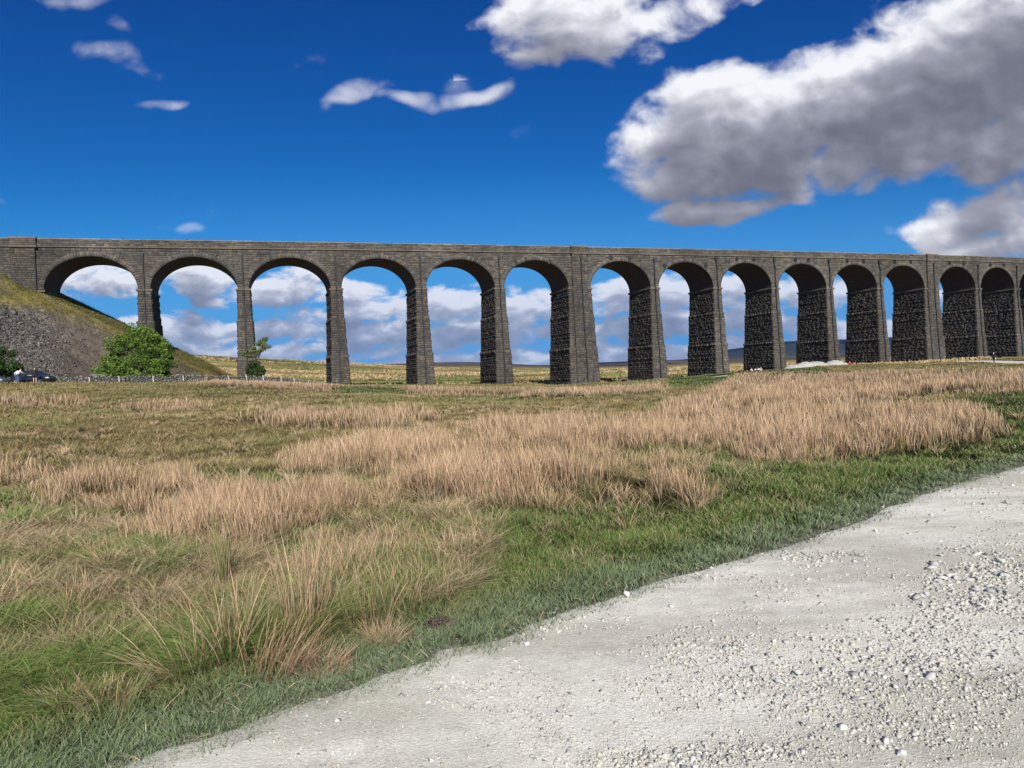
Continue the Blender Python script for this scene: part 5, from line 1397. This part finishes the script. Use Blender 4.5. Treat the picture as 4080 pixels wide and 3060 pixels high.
# windswept tree and the holly below it, in front of the second pier
b2 = at_ground(1022, 113.5)
def lp(px, py, dy=0.0):
    q = at(px, py, 113.5); return (q.x - b2.x, dy, q.z - b2.z)
br = [(975, 1408), (990, 1400), (1010, 1385), (1030, 1372), (1045, 1358), (1062, 1352), (1058, 1372), (1035, 1395), (1015, 1400), (1000, 1418), (1070, 1385), (1048, 1390), (985, 1415), (1040, 1362), (1025, 1410)]
cs = [lp(a + random.uniform(-5, 5), b + random.uniform(-5, 5), random.uniform(-.7, .7)) for a, b in br for _ in range(4)]
tr = [([lp(1022, 1497), lp(1020, 1470), lp(1024, 1448), lp(1030, 1425)], [.16, .14, .12, .09]), ([lp(1030, 1425), lp(1018, 1410), lp(992, 1402)], [.08, .05, .02]), ([lp(1030, 1425), lp(1036, 1400), lp(1046, 1372), lp(1060, 1354)], [.09, .07, .04, .02]), ([lp(1036, 1402), lp(1052, 1396), lp(1072, 1386)], [.05, .03, .015]), ([lp(1024, 1448), lp(1012, 1428), lp(996, 1416)], [.06, .04, .02])]
make_tree('windswept_tree', 'small windswept tree with sparse pale leaves leaning right beside the second pier', 'tree', b2, tr, cs, [random.uniform(.28, .52) for _ in cs], 60, .12, A3((.15, .19, .06), (.10, .14, .04), (.24, .27, .12)))
b3 = at_ground(1020, 112.6); cs = []
while len(cs) < 60:
    u, v, w = random.uniform(-1.4, 1.4), random.uniform(-.9, .9), random.uniform(.3, 3.7)
    if (u / 1.45) ** 2 + (v / .95) ** 2 + ((w - 2.1) / 1.7) ** 2 < 1: cs.append((u, v, w))
make_tree('holly_bush', 'round dark green bush under the windswept tree', 'bush', b3, [([(0, 0, -.3), (0, 0, 1.0), (.1, 0, 1.8)], [.07, .05, .02])], cs, [random.uniform(.26, .44) for _ in cs], 80, .12, A3((.045, .085, .018), (.07, .12, .03), (.03, .06, .012)), kind_trunk='stem')
b4 = at_ground(222, 91); cs = [(random.uniform(-.8, .8), random.uniform(-.5, .5), random.uniform(.6, 1.5)) for _ in range(16)]
make_tree('small_bush', 'little dull green bush on the scree right of the dark car', 'bush', b4, [([(0, 0, -.2), (0, 0, .8)], [.05, .03])], cs, [random.uniform(.2, .4) for _ in cs], 40, .09, A3((.08, .11, .03), (.11, .13, .045)), kind_trunk='stem')

# ------------------------------------------------------------------ people
SKIN = simple_mat('skin', (.52, .31, .23), .6, noise=.05)
def cloth(name, c): return simple_mat(name, c, .9, noise=.1, scale=30)
M_WHITE = cloth('white_cloth', (.58, .57, .55)); M_JEANS = cloth('denim', (.05, .09, .18)); M_BLACK = cloth('black_cloth', (.012, .012, .014)); M_RED = cloth('red_cloth', (.38, .03, .035)); M_GREY = cloth('grey_cloth', (.38, .42, .48))
M_PINK = cloth('pink_cloth', (.42, .22, .20)); M_HAIR = cloth('dark_hair', (.03, .02, .015)); M_FAIR = cloth('fair_hair', (.30, .20, .10)); M_SHOE = cloth('shoe', (.05, .05, .05)); M_NAVY = cloth('navy_cloth', (.03, .04, .08))
def skin_mesh(name, verts, edges, radii, mat, parent=None, root=0, sub=1):
    me = bpy.data.meshes.new(name); me.from_pydata([tuple(v) for v in verts], edges, []); me.update()
    o = link(name, me, mat, parent)
    sk = o.modifiers.new('skin', 'SKIN'); sk.use_smooth_shade = True
    for i, r_ in enumerate(radii):
        v = me.skin_vertices[0].data[i]
        v.radius = (r_, r_) if not isinstance(r_, tuple) else r_
        v.use_root = (i == root)
    if sub: s = o.modifiers.new('subdivision', 'SUBSURF'); s.levels = sub; s.render_levels = sub
    return o
def person(loc, rz, label, J, top, legs, hair, hat=None, long_sleeve=True, shorts=False, group=None):
    """J: joint positions in metres, x right, y ahead, z up"""
    root = empty('person', loc, rz); tag(root, label, 'person', group)
    P = {k: Vector(v) for k, v in J.items()}
    names = ['pelvis', 'waist', 'chest', 'neck', 'head', 'crown']
    verts = [P['pelvis'], P['waist'], P['chest'], P['neck'], P['head'], P['crown']]; rad = [.12, .105, .125, .05, .075, .06]
    edges = [(0, 1), (1, 2), (2, 3), (3, 4), (4, 5)]
    for s in 'lr':
        b = len(verts)
        sh, el, wr, ha = P['shoulder_' + s], P['elbow_' + s], P['wrist_' + s], P['hand_' + s]
        verts += [sh, el, wr, ha]; rad += [.055, .042, .028, .034]; edges += [(2, b), (b, b + 1), (b + 1, b + 2), (b + 2, b + 3)]
        d = (ha - wr).normalized(); side = d.cross(Vector((0, 0, 1)) if abs(d.z) < .8 else Vector((0, 1, 0))).normalized()
        for k, (o_, l_) in enumerate(((-.030, .065), (-.010, .078), (.010, .074), (.028, .058))):
            f = len(verts); verts += [ha + side * o_ + d * .03, ha + side * o_ + d * (.03 + l_) + Vector((0, 0, -.012))]; rad += [.0095, .008]; edges += [(b + 3, f), (f, f + 1)]
        f = len(verts); verts += [wr + side * -.035 + d * .045, wr + side * -.055 + d * .085]; rad += [.011, .009]; edges += [(b + 3, f), (f, f + 1)]
    for s in 'lr':
        b = len(verts)
        hp, kn, an, to = P['hip_' + s], P['knee_' + s], P['ankle_' + s], P['toe_' + s]
        verts += [hp, kn, an, to]; rad += [.088, .058, .040, .034]; edges += [(0, b), (b, b + 1), (b + 1, b + 2), (b + 2, b + 3)]
    skin_mesh('body', verts, edges, rad, SKIN, root)
    # shirt or jacket
    tv = [P['pelvis'] + (P['waist'] - P['pelvis']) * .1, P['waist'], P['chest'], P['neck'] * .6 + P['chest'] * .4]; tr = [.155, .145, .165, .075]; te = [(0, 1), (1, 2), (2, 3)]
    for s in 'lr':
        b = len(tv); sh, el, wr = P['shoulder_' + s], P['elbow_' + s], P['wrist_' + s]
        tv += [sh, sh.lerp(el, .55)]; tr += [.075, .062]; te += [(2, b), (b, b + 1)]
        if long_sleeve: tv += [el, el.lerp(wr, .85)]; tr += [.058, .045]; te += [(b + 1, b + 2), (b + 2, b + 3)]
    skin_mesh('top', tv, te, tr, top, root)
    lv = [P['pelvis']]; lr = [.15]; le = []
    for s in 'lr':
        b = len(lv); hp, kn, an = P['hip_' + s], P['knee_' + s], P['ankle_' + s]
        lv += [hp, hp.lerp(kn, .8)]; lr += [.105, .085]; le += [(0, b), (b, b + 1)]
        if not shorts: lv += [kn, kn.lerp(an, .92)]; lr += [.074, .058]; le += [(b + 1, b + 2), (b + 2, b + 3)]
    skin_mesh('shorts' if shorts else 'trousers', lv, le, lr, legs, root)
    for s in 'lr':
        a, t_ = P['ankle_' + s], P['toe_' + s]
        skin_mesh('shoe', [a + Vector((0, 0, -.03)), a.lerp(t_, .5) + Vector((0, 0, -.01)), t_], [(0, 1), (1, 2)], [.052, .048, .04], M_SHOE, root)
    # hair cap and face
    hd, cr = P['head'], P['crown']; up = (cr - hd).normalized(); fw = P.get('face', Vector((0, 1, 0))).normalized()
    skin_mesh('hat' if hat else 'hair', [hd - fw * .03 + up * .015, hd + up * .07 - fw * .012, cr + up * .02 - fw * .005], [(0, 1), (1, 2)], [.084, .09, .06] if not hat else [.088, .098, .065], hat or hair, root)
    mb = MB(); rt = fw.cross(up).normalized()
    for sx in (-.03, .03):
        c = hd + fw * .074 + rt * sx + up * .02; mb.tube([c - fw * .004, c + fw * .004], .009, 6, col=(.02, .02, .02))
    mb.build('eyes', M_HAIR, root)
    skin_mesh('nose', [hd + fw * .070 + up * .012, hd + fw * .088 - up * .012], [(0, 1)], [.010, .013], SKIN, root)
    return root
def stand(**kw):
    J = dict(pelvis=(0, 0, .92), waist=(0, 0, 1.08), chest=(0, 0, 1.32), neck=(0, 0, 1.49), head=(0, .02, 1.60), crown=(0, .02, 1.68),
             shoulder_l=(-.18, 0, 1.40), elbow_l=(-.25, 0, 1.13), wrist_l=(-.24, .10, .90), hand_l=(-.24, .12, .84),
             shoulder_r=(.18, 0, 1.40), elbow_r=(.25, 0, 1.13), wrist_r=(.24, .10, .90), hand_r=(.24, .12, .84),
             hip_l=(-.10, 0, .90), knee_l=(-.11, .02, .50), ankle_l=(-.12, 0, .09), toe_l=(-.14, .17, .04),
             hip_r=(.10, 0, .90), knee_r=(.11, .02, .50), ankle_r=(.12, 0, .09), toe_r=(.14, .17, .04))
    J.update(kw); return J
# man in white bending towards the car with a hand on the hip; he faces away from us
Yp = 73.0
def gp(px, Y): x = (px - 2040) / FOC * Y; return (x, Y, zg(x, Y))
person(gp(72, Yp), R(-12), 'person in white jumper and blue jeans leaning towards the dark parked car', stand(waist=(0, .06, 1.07), chest=(.0, .20, 1.26), neck=(.02, .34, 1.38), head=(.03, .43, 1.45), crown=(.03, .48, 1.52), shoulder_l=(-.18, .22, 1.33), elbow_l=(-.36, .06, 1.14), wrist_l=(-.20, .0, .98), hand_l=(-.15, .02, .96),
       shoulder_r=(.19, .24, 1.33), elbow_r=(.24, .44, 1.12), wrist_r=(.20, .66, 1.05), hand_r=(.19, .73, 1.04), face=(0, .9, -.4)), M_WHITE, M_JEANS, M_FAIR)
person(gp(142, Yp), R(8), 'person in black top and shorts with bare legs standing beside the dark car', stand(chest=(0, .04, 1.32), head=(-.02, .10, 1.58), crown=(-.02, .12, 1.66), elbow_l=(-.27, .16, 1.16), wrist_l=(-.20, .38, 1.10), hand_l=(-.19, .45, 1.10), elbow_r=(.27, .20, 1.18), wrist_r=(.18, .40, 1.15), hand_r=(.17, .46, 1.15)), M_BLACK, M_BLACK, M_HAIR, shorts=True)
# ------------------------------------------------------------------ cars
M_GLASS = simple_mat('dark_glass', (.02, .025, .03), .08, noise=.02); M_TYRE = simple_mat('tyre_rubber', (.015, .015, .015), .9); M_RIM = simple_mat('alloy', (.45, .46, .48), .3, metal=.9, noise=.02)
M_LAMP = simple_mat('lamp_glass', (.60, .62, .65), .12, noise=.02); M_TAIL = simple_mat('tail_lamp', (.30, .01, .01), .2)
def car(loc, rz, label, paint):
    root = empty('parked_car', loc, rz); tag(root, label, 'car')
    # x stations from tail (-2.15) to nose (2.15): half width, underside, shoulder height
    st = [(-2.15, .62, .42, .78), (-2.10, .76, .30, .92), (-1.85, .83, .24, .98), (-1.3, .87, .22, 1.0), (-.4, .88, .20, .97), (.5, .88, .20, .95), (1.0, .87, .20, .94), (1.45, .84, .22, .88), (1.9, .76, .24, .78), (2.12, .62, .30, .66), (2.18, .50, .38, .58)]
    V = []; n = 10
    for x, w, zb, zt in st:
        prof = [(0, zb), (w * .8, zb), (w * .97, zb + .12), (w, zb + (zt - zb) * .45), (w * .985, zb + (zt - zb) * .75), (w * .93, zt - .03), (w * .80, zt + .01), (w * .4, zt + .035), (0, zt + .045)]
        ring = [(x, y, z) for y, z in prof] + [(x, -y, z) for y, z in prof[-2:0:-1]]
        V += ring; n = len(ring)
    F = []
    for i in range(len(st) - 1):
        for k in range(n): F.append((i * n + k, i * n + (k + 1) % n, (i + 1) * n + (k + 1) % n, (i + 1) * n + k))
    F += [tuple(range(n - 1, -1, -1)), tuple(range((len(st) - 1) * n, len(st) * n))]
    mb = MB(); mb.add(V, F); mb.build('body', paint, root, smooth=True)
    # glasshouse: windows under a painted roof
    def house(name, xs, mat, o=0.0):
        mb = MB(); V = []
        for x, w, z in xs: V += [(x, -w, z), (x, w, z)]
        m = len(xs); mb.add(V, [(2 * i, 2 * i + 1, 2 * i + 3, 2 * i + 2) for i in range(m - 1)]); return mb
    low = [(-1.85, .76, .96), (1.10, .78, .93)]
    roof = [(-1.45, .60, 1.40), (-.9, .62, 1.46), (.0, .62, 1.46), (.35, .60, 1.41)]
    mb = MB()
    for s in (-1, 1):
        poly = [(-1.75, s * .79, .97), (1.05, s * .79, .93), (.35, s * .60, 1.40), (0, s * .62, 1.445), (-.9, s * .62, 1.445), (-1.42, s * .60, 1.38)]
        mb.add(poly, [tuple(range(6)) if s < 0 else tuple(range(5, -1, -1))])
    mb.build('side_windows', M_GLASS, root)
    mb = MB(); mb.add([(1.10, -.74, .935), (1.10, .74, .935), (.36, .585, 1.41), (.36, -.585, 1.41)], [(0, 1, 2, 3)]); mb.build('windscreen', M_GLASS, root)
    mb = MB(); mb.add([(-1.83, .74, .97), (-1.83, -.74, .97), (-1.46, -.585, 1.39), (-1.46, .585, 1.39)], [(0, 1, 2, 3)]); mb.build('rear_window', M_GLASS, root)
    mb = MB(); R_ = []
    for x, w, z in [(-1.52, .57, 1.37), (-1.35, .60, 1.44), (-.8, .61, 1.485), (-.1, .61, 1.485), (.25, .59, 1.45), (.40, .57, 1.39)]: R_ += [(x, -w - .02, z - .03), (x, -w * .6, z + .01), (x, w * .6, z + .01), (x, w + .02, z - .03)]
    mb.add(R_, [(4 * i + k, 4 * i + k + 1, 4 * i + k + 5, 4 * i + k + 4) for i in range(5) for k in range(3)])
    for s in (-1, 1):
        for a, b in (((1.10, .78, .94), (.37, .60, 1.42)), ((-.35, .80, .96), (-.38, .625, 1.45)), ((-1.80, .78, .97), (-1.46, .60, 1.40)), ((-1.22, .80, .97), (-1.12, .62, 1.43))):
            mb.tube([(a[0], s * a[1], a[2]), (b[0], s * b[1], b[2])], .035, 5)
    mb.build('roof', paint, root, smooth=True)
    for x in (-1.32, 1.33):
        for s in (-1, 1):
            w = empty('wheel', (x, s * .80, .32)); w.parent = root
            mb = MB(); mb.tube([(0, -.10, 0), (0, -.09, 0), (0, .09, 0), (0, .10, 0)], [.27, .32, .32, .27], 24); mb.build('tyre', M_TYRE, w, smooth=False)
            mb = MB(); mb.tube([(0, s * .085, 0), (0, s * .112, 0)], [.20, .19], 16)
            for k in range(5):
                a = k * 1.2566; mb.tube([(0, s * .115, 0), (.19 * math.cos(a), s * .12, .19 * math.sin(a))], .018, 5)
            mb.build('rim', M_RIM, w)
            mb = MB(); mb.tube([(x + .40 * math.cos(a), s * (.875 if x < 0 else .86), .32 + .40 * math.sin(a)) for a in np.linspace(0, math.pi, 10)], .03, 5); mb.build('wheel_arch', M_TYRE, root)
    for s in (-1, 1):
        mb = MB(); mb.tube([(1.86, s * .735, .66), (2.0, s * .66, .65), (2.10, s * .54, .62)], [.05, .075, .05], 7); mb.build('headlight', M_LAMP, root, smooth=True)
        mb = MB(); mb.tube([(-1.96, s * .78, .84), (-2.08, s * .72, .80)], [.06, .07], 7); mb.build('tail_light', M_TAIL, root, smooth=True)
        mb = MB(); mb.tube([(.78, s * .84, .96), (.78, s * .98, 1.0), (.76, s * 1.04, 1.0)], [.03, .08, .06], 7); mb.build('wing_mirror', paint, root, smooth=True)
        for x in (.35, -.65): mb = MB(); mb.tube([(x - .09, s * .885, .82), (x + .09, s * .885, .82)], .018, 5); mb.build('door_handle', paint, root)
    return root
P_BLACK = simple_mat('black_paint', (.008, .010, .018), .22, coat=1.0, noise=.02); P_GREY = simple_mat('slate_paint', (.05, .065, .085), .25, coat=1.0, noise=.02)
cx_, cy_, cz_ = gp(138, 75.2); car((cx_, cy_, cz_), R(-3), 'black parked car side on with its window down, two people standing beside it', P_BLACK)
_x, _y, _z = gp(-48, 75.8); car((_x, _y, _z), R(-2), 'slate grey parked car cut off by the left edge of the picture', P_GREY)
# driver leaning on the open window with an arm out
person((cx_ + .1, cy_ - .30, cz_ - .42), R(180), 'person with bare shoulders in the black car resting an arm on its window', stand(pelvis=(0, 0, .70), waist=(0, .02, .88), chest=(0, .10, 1.12), neck=(0, .22, 1.28), head=(0, .36, 1.38), crown=(0, .38, 1.46),
       shoulder_l=(-.18, .16, 1.20), elbow_l=(-.30, .60, 1.36), wrist_l=(-.05, .72, 1.38), hand_l=(.02, .72, 1.38), shoulder_r=(.18, .12, 1.20), elbow_r=(.22, .05, .95), wrist_r=(.10, .2, .85), hand_r=(.05, .24, .85),
       hip_l=(-.1, 0, .68), knee_l=(-.12, -.35, .72), ankle_l=(-.12, -.42, .62), toe_l=(-.12, -.50, .60), hip_r=(.1, 0, .68), knee_r=(.12, -.35, .72), ankle_r=(.12, -.42, .62), toe_r=(.12, -.5, .60)), M_PINK, M_NAVY, M_FAIR, long_sleeve=False)
# picnickers at the foot of a pier
def sit(**kw):
    J = dict(pelvis=(0, 0, .12), waist=(0, -.03, .28), chest=(0, -.04, .50), neck=(0, -.02, .66), head=(0, .02, .77), crown=(0, .03, .85),
             shoulder_l=(-.18, -.04, .57), elbow_l=(-.26, .08, .34), wrist_l=(-.14, .28, .33), hand_l=(-.10, .34, .34), shoulder_r=(.18, -.04, .57), elbow_r=(.26, .08, .34), wrist_r=(.14, .28, .33), hand_r=(.10, .34, .34),
             hip_l=(-.10, .03, .12), knee_l=(-.15, .42, .42), ankle_l=(-.13, .66, .08), toe_l=(-.13, .82, .05), hip_r=(.10, .03, .12), knee_r=(.15, .42, .42), ankle_r=(.13, .66, .08), toe_r=(.13, .82, .05))
    J.update(kw); return J
def lie():
    return dict(pelvis=(0, 0, .14), waist=(-.18, 0, .15), chest=(-.42, 0, .22), neck=(-.58, 0, .30), head=(-.68, .02, .38), crown=(-.73, .03, .45), face=(.7, .2, .6),
                shoulder_l=(-.46, -.18, .22), elbow_l=(-.62, -.26, .10), wrist_l=(-.45, -.3, .06), hand_l=(-.39, -.3, .06), shoulder_r=(-.46, .18, .26), elbow_r=(-.3, .26, .2), wrist_r=(-.08, .2, .2), hand_r=(-.02, .18, .2),
                hip_l=(.04, -.1, .13), knee_l=(.45, -.12, .16), ankle_l=(.86, -.12, .08), toe_l=(.93, -.12, .18), hip_r=(.04, .1, .13), knee_r=(.42, .14, .38), ankle_r=(.70, .14, .08), toe_r=(.84, .14, .05))
Q9 = 152.5
def gq(px, Y): x = (px - 2040) / FOC * Y; return (x, Y, zg(x, Y) + .06)
person(gq(2984, Q9), R(180), 'person in a pink top lying on the grass, leftmost of the group by the pier', lie(), M_PINK, M_PINK, M_FAIR, long_sleeve=False)
person(gq(2996, Q9 - .4), R(170), 'person in pink sitting on the grass beside the one lying down', sit(), M_PINK, M_WHITE, M_FAIR, long_sleeve=False)
person(gq(3012, Q9 + .3), R(200), 'person in grey sitting in the middle of the group against the pier', sit(), M_GREY, M_BLACK, M_HAIR)
person(gq(3024, Q9 + .1), R(160), 'person in white sitting beside the grey one against the pier', sit(), M_WHITE, M_BLACK, M_HAIR, long_sleeve=False)
person(gq(3034, Q9 - .2), R(150), 'person with bare arms and a white hat sitting at the right end of the group', sit(), M_PINK, M_WHITE, M_HAIR, hat=M_WHITE, long_sleeve=False)
person(gq(3373, 144), R(190), 'person in pale grey sitting beside the one in red near the pale heaps', sit(), M_GREY, M_GREY, M_HAIR)
person(gq(3388, 143.5), R(170), 'person in a bright red top sitting on the grass right of the pale heaps', sit(), M_RED, M_RED, M_FAIR)
wx, wy, wz = gp(3962, 112)
wk = person((wx, wy, wz + .03), R(-62), 'person in black with a white cap walking on the distant part of the track', stand(knee_l=(-.10, .20, .50), ankle_l=(-.10, .30, .10), toe_l=(-.10, .46, .07), knee_r=(.10, -.02, .50), ankle_r=(.10, -.26, .14), toe_r=(.10, -.12, .05), elbow_l=(-.25, -.10, 1.14), wrist_l=(-.25, .08, .98), hand_l=(-.25, .13, .95),
       elbow_r=(.25, .10, 1.14), wrist_r=(.24, .28, 1.05), hand_r=(.24, .34, 1.03)), M_BLACK, M_BLACK, M_HAIR, hat=M_WHITE)
mb = MB(); mb.tube([(0, 0, 0), (0, 0, .26), (0, 0, .34)], [.05, .05, .02], 8); o = mb.build('water_bottle', M_WHITE); o.location = (wx + .42, wy + .2, wz + .62); tag(o, 'white bottle held low by the walking person in black', 'bottle')

# ------------------------------------------------------------------ heaps of pale stone in front of the pier
def heap(px, Y, w, h, lab, seed):
    x0 = (px - 2040) / FOC * Y; z0 = zg(x0, Y)
    n = 46; g = np.linspace(-1, 1, n); U, W_ = np.meshgrid(g, g, indexing='ij'); rr = np.hypot(U, W_)
    X = U * w; Yy = W_ * w * .8
    Z = h * np.clip(1 - rr ** 2.6, -.15, 1) + (fbm(U * 2.2 + seed * 7, W_ * 2.2 + 3, 4) - .5) * h * .45 * np.clip(1.2 - rr, 0, 1) + (fbm(U * 9 + seed, W_ * 9, 3) - .5) * .08
    i = np.arange(n - 1)[:, None] * n + np.arange(n - 1)[None, :]; q = np.stack([i, i + n, i + n + 1, i + 1], -1).reshape(-1, 4)
    zc = np.where(rr > 1.0, -.4, Z)
    me = np_mesh('stone_heap', np.stack([X.ravel(), Yy.ravel(), zc.ravel()], 1), q, smooth=True, fcol=np.tile(A3(.33, .325, .30), (len(q), 1)))
    o = link('stone_heap', me, M_HEAP); o.location = (x0, Y, z0 + .02); tag(o, lab, 'heap', 'pale stone heaps in front of the pier')
M_HEAP = attr_mat('heap_limestone', .95, 3.0, .22, .7, 9.0)
for s, (px, Y, w, h, lab) in enumerate(((3168, 136, 2.1, .80, 'lowest pale stone heap, first from the left'), (3208, 136.8, 2.2, 1.0, 'pale stone heap joined to the low one on its left'), (3252, 137, 2.5, 1.0, 'broad pale stone heap, third from the left'), (3328, 138, 2.3, 1.1, 'separate rounded pale stone heap at the right of the row'))):
    heap(px, Y, w, h, lab, s)
# pale slab lying in the green grass, dark culvert mouth
p = at_ground(2868, 96); mb = MB(); mb.box(-1.2, 1.2, -.12, .12, -.05, .04); o = mb.build('stone_slab', M_GRAVEL, bevel=.03); o.location = (p.x, p.y, p.z + .12); o.rotation_euler = (0, R(-4), R(10)); tag(o, 'long pale stone slab lying in the green grass before the piers', 'slab')
for q_ in o.data.attributes['col'].data: q_.color = (.30, .28, .22, 1)
p = at_ground(2487, 128); mb = MB(); n = 10
arc_ = [(.75 * math.cos(a), .62 * math.sin(a)) for a in np.linspace(0, math.pi, n)]; arc2 = [(1.05 * math.cos(a), .88 * math.sin(a)) for a in np.linspace(0, math.pi, n)]
V = [(x, 0, z) for x, z in arc_] + [(x, 0, z) for x, z in arc2] + [(x, 1.6, z) for x, z in arc_] + [(x, 1.6, z * .9) for x, z in arc2]
mb.add(V, [(k, k + 1, n + k + 1, n + k) for k in range(n - 1)] + [(k, 2 * n + k, 2 * n + k + 1, k + 1) for k in range(n - 1)] + [(n + k, n + k + 1, 3 * n + k + 1, 3 * n + k) for k in range(n - 1)], (.10, .09, .08))
mb.add([(x, 1.5, z) for x, z in arc_], [tuple(range(n))], (.01, .01, .01))
o = mb.build('culvert', M_WALLSTONE); o.location = (p.x, p.y, p.z - .05); tag(o, 'small dark stone culvert mouth in the grass left of the dark-sided pier', 'culvert')
# birds on the parapet
for t_, lab in ((1.2 - 4.0, 'small dark bird perched on the parapet over the first arch'), (6.9, 'small dark bird perched on the parapet over the second arch')):
    q_ = VP(t_, .15, PZ1 + .19); root = empty('bird', tuple(q_), R(20 if t_ < 0 else -30)); tag(root, lab, 'bird')
    skin_mesh('body', [(-.16, 0, .13), (-.05, 0, .13), (.06, 0, .16), (.11, 0, .21), (.15, 0, .21)], [(0, 1), (1, 2), (2, 3), (3, 4)], [.025, .065, .06, .04, .012], M_BLACK, root, root=1)
    mb = MB(); mb.add([(-.12, 0, .15), (-.30, -.04, .10), (-.30, .04, .10), (-.14, 0, .12)], [(0, 1, 2), (3, 2, 1)]); mb.build('tail', M_BLACK, root)
    for s in (-1, 1): mb = MB(); mb.tube([(0, s * .02, .09), (0, s * .02, 0)], .008, 5); mb.build('leg', M_BLACK, root)
    for s in (-1, 1): mb = MB(); mb.add([(.05, s * .06, .18), (-.05, s * .07, .12), (-.24, s * .03, .13), (-.08, s * .065, .18)], [(0, 1, 2, 3)]); mb.build('wing', M_BLACK, root)
# limestone scar on the moor behind
sx, sy, sS = [], [], []
for px0, px1, Y0, n, s in ((1500, 1830, 330, 200, .5), (1640, 1760, 322, 50, .5), (2050, 2150, 300, 20, .4)):
    for _ in range(n):
        px = random.uniform(px0, px1); Y = Y0 + random.uniform(-7, 7); sx.append((px - 2040) / FOC * Y); sy.append(Y); sS.append(s * random.uniform(.4, 1.5))
sx, sy, sS = map(np.array, (sx, sy, sS)); me = stones_mesh('limestone_scar', np.stack([sx, sy, z_ground(sx, sy) + sS * .2], 1), sS, np.tile(A3(.24, .235, .22), (len(sx), 1)), .2)
o = link('limestone_scar', me, M_WALLSTONE); tag(o, 'broken white limestone outcrop along the moor behind the arches', 'outcrop', kind='stuff')
# cumulus added out of view to cast shadow on the far fells
M_SHADE_CLOUD = simple_mat('cloud', (.8, .8, .82), 1.0, noise=.02)
def cumulus(x, y, z, rx, ry, h, seed):
    bm = bmesh.new(); bmesh.ops.create_icosphere(bm, subdivisions=5, radius=1)
    co = np.array([v.co[:] for v in bm.verts]); n = fbm(co[:, 0] * 2.4 + seed * 3 + 20, co[:, 1] * 2.4 + co[:, 2] * 1.7 + 20, 4)
    for v, k in zip(bm.verts, n):
        f = .75 + .6 * k; v.co = (v.co.x * rx * f, v.co.y * ry * f, (v.co.z * h * f if v.co.z > 0 else v.co.z * h * .25))
    me = bpy.data.meshes.new('cloud'); bm.to_mesh(me); bm.free(); me.polygons.foreach_set('use_smooth', np.ones(len(me.polygons), bool))
    o = link('cloud', me, M_SHADE_CLOUD); o.location = (x, y, z); tag(o, 'unseen cloud added to shade the far fells', 'cloud', kind='structure')
def shadow_cloud(tx, ty, tz, H, rx, ry, h, seed):
    k = (H - tz) / math.tan(R(SUN_EL)); cumulus(tx + _sv.x / math.cos(R(SUN_EL)) * k, ty + _sv.y / math.cos(R(SUN_EL)) * k, H, rx, ry, h, seed)

for px, Y, tz, H, rx, ry, h, sd_ in ((3050, 5600, 150, 2700, 1300, 700, 260, 1), (3700, 5200, 120, 2600, 1100, 700, 240, 2), (2300, 3700, 40, 1900, 900, 380, 160, 3), (3000, 2500, 20, 1300, 420, 240, 110, 4), (2250, 1900, 15, 1000, 300, 110, 70, 5)):
    shadow_cloud((px - 2040) / FOC * Y, Y, tz, H, rx, ry, h, sd_)

# ------------------------------------------------------------------ the air
def haze():
    mb = MB(); mb.box(-7500, 7500, -900, 8600, -70, 260)
    m = bpy.data.materials.new('haze'); m.use_nodes = True; nt = m.node_tree; nt.nodes.clear()
    out = nn(nt, 'ShaderNodeOutputMaterial'); pv = nn(nt, 'ShaderNodeVolumePrincipled')
    pv.inputs['Color'].default_value = rgb(.34, .58, 1.0); pv.inputs['Density'].default_value = HAZE; pv.inputs['Anisotropy'].default_value = 0.0
    nt.links.new(pv.outputs[0], out.inputs['Volume'])
    o = mb.build('haze', m); tag(o, 'thin blue air that fades the far fells', 'haze', kind='stuff')
HAZE = 2.8e-5
haze()
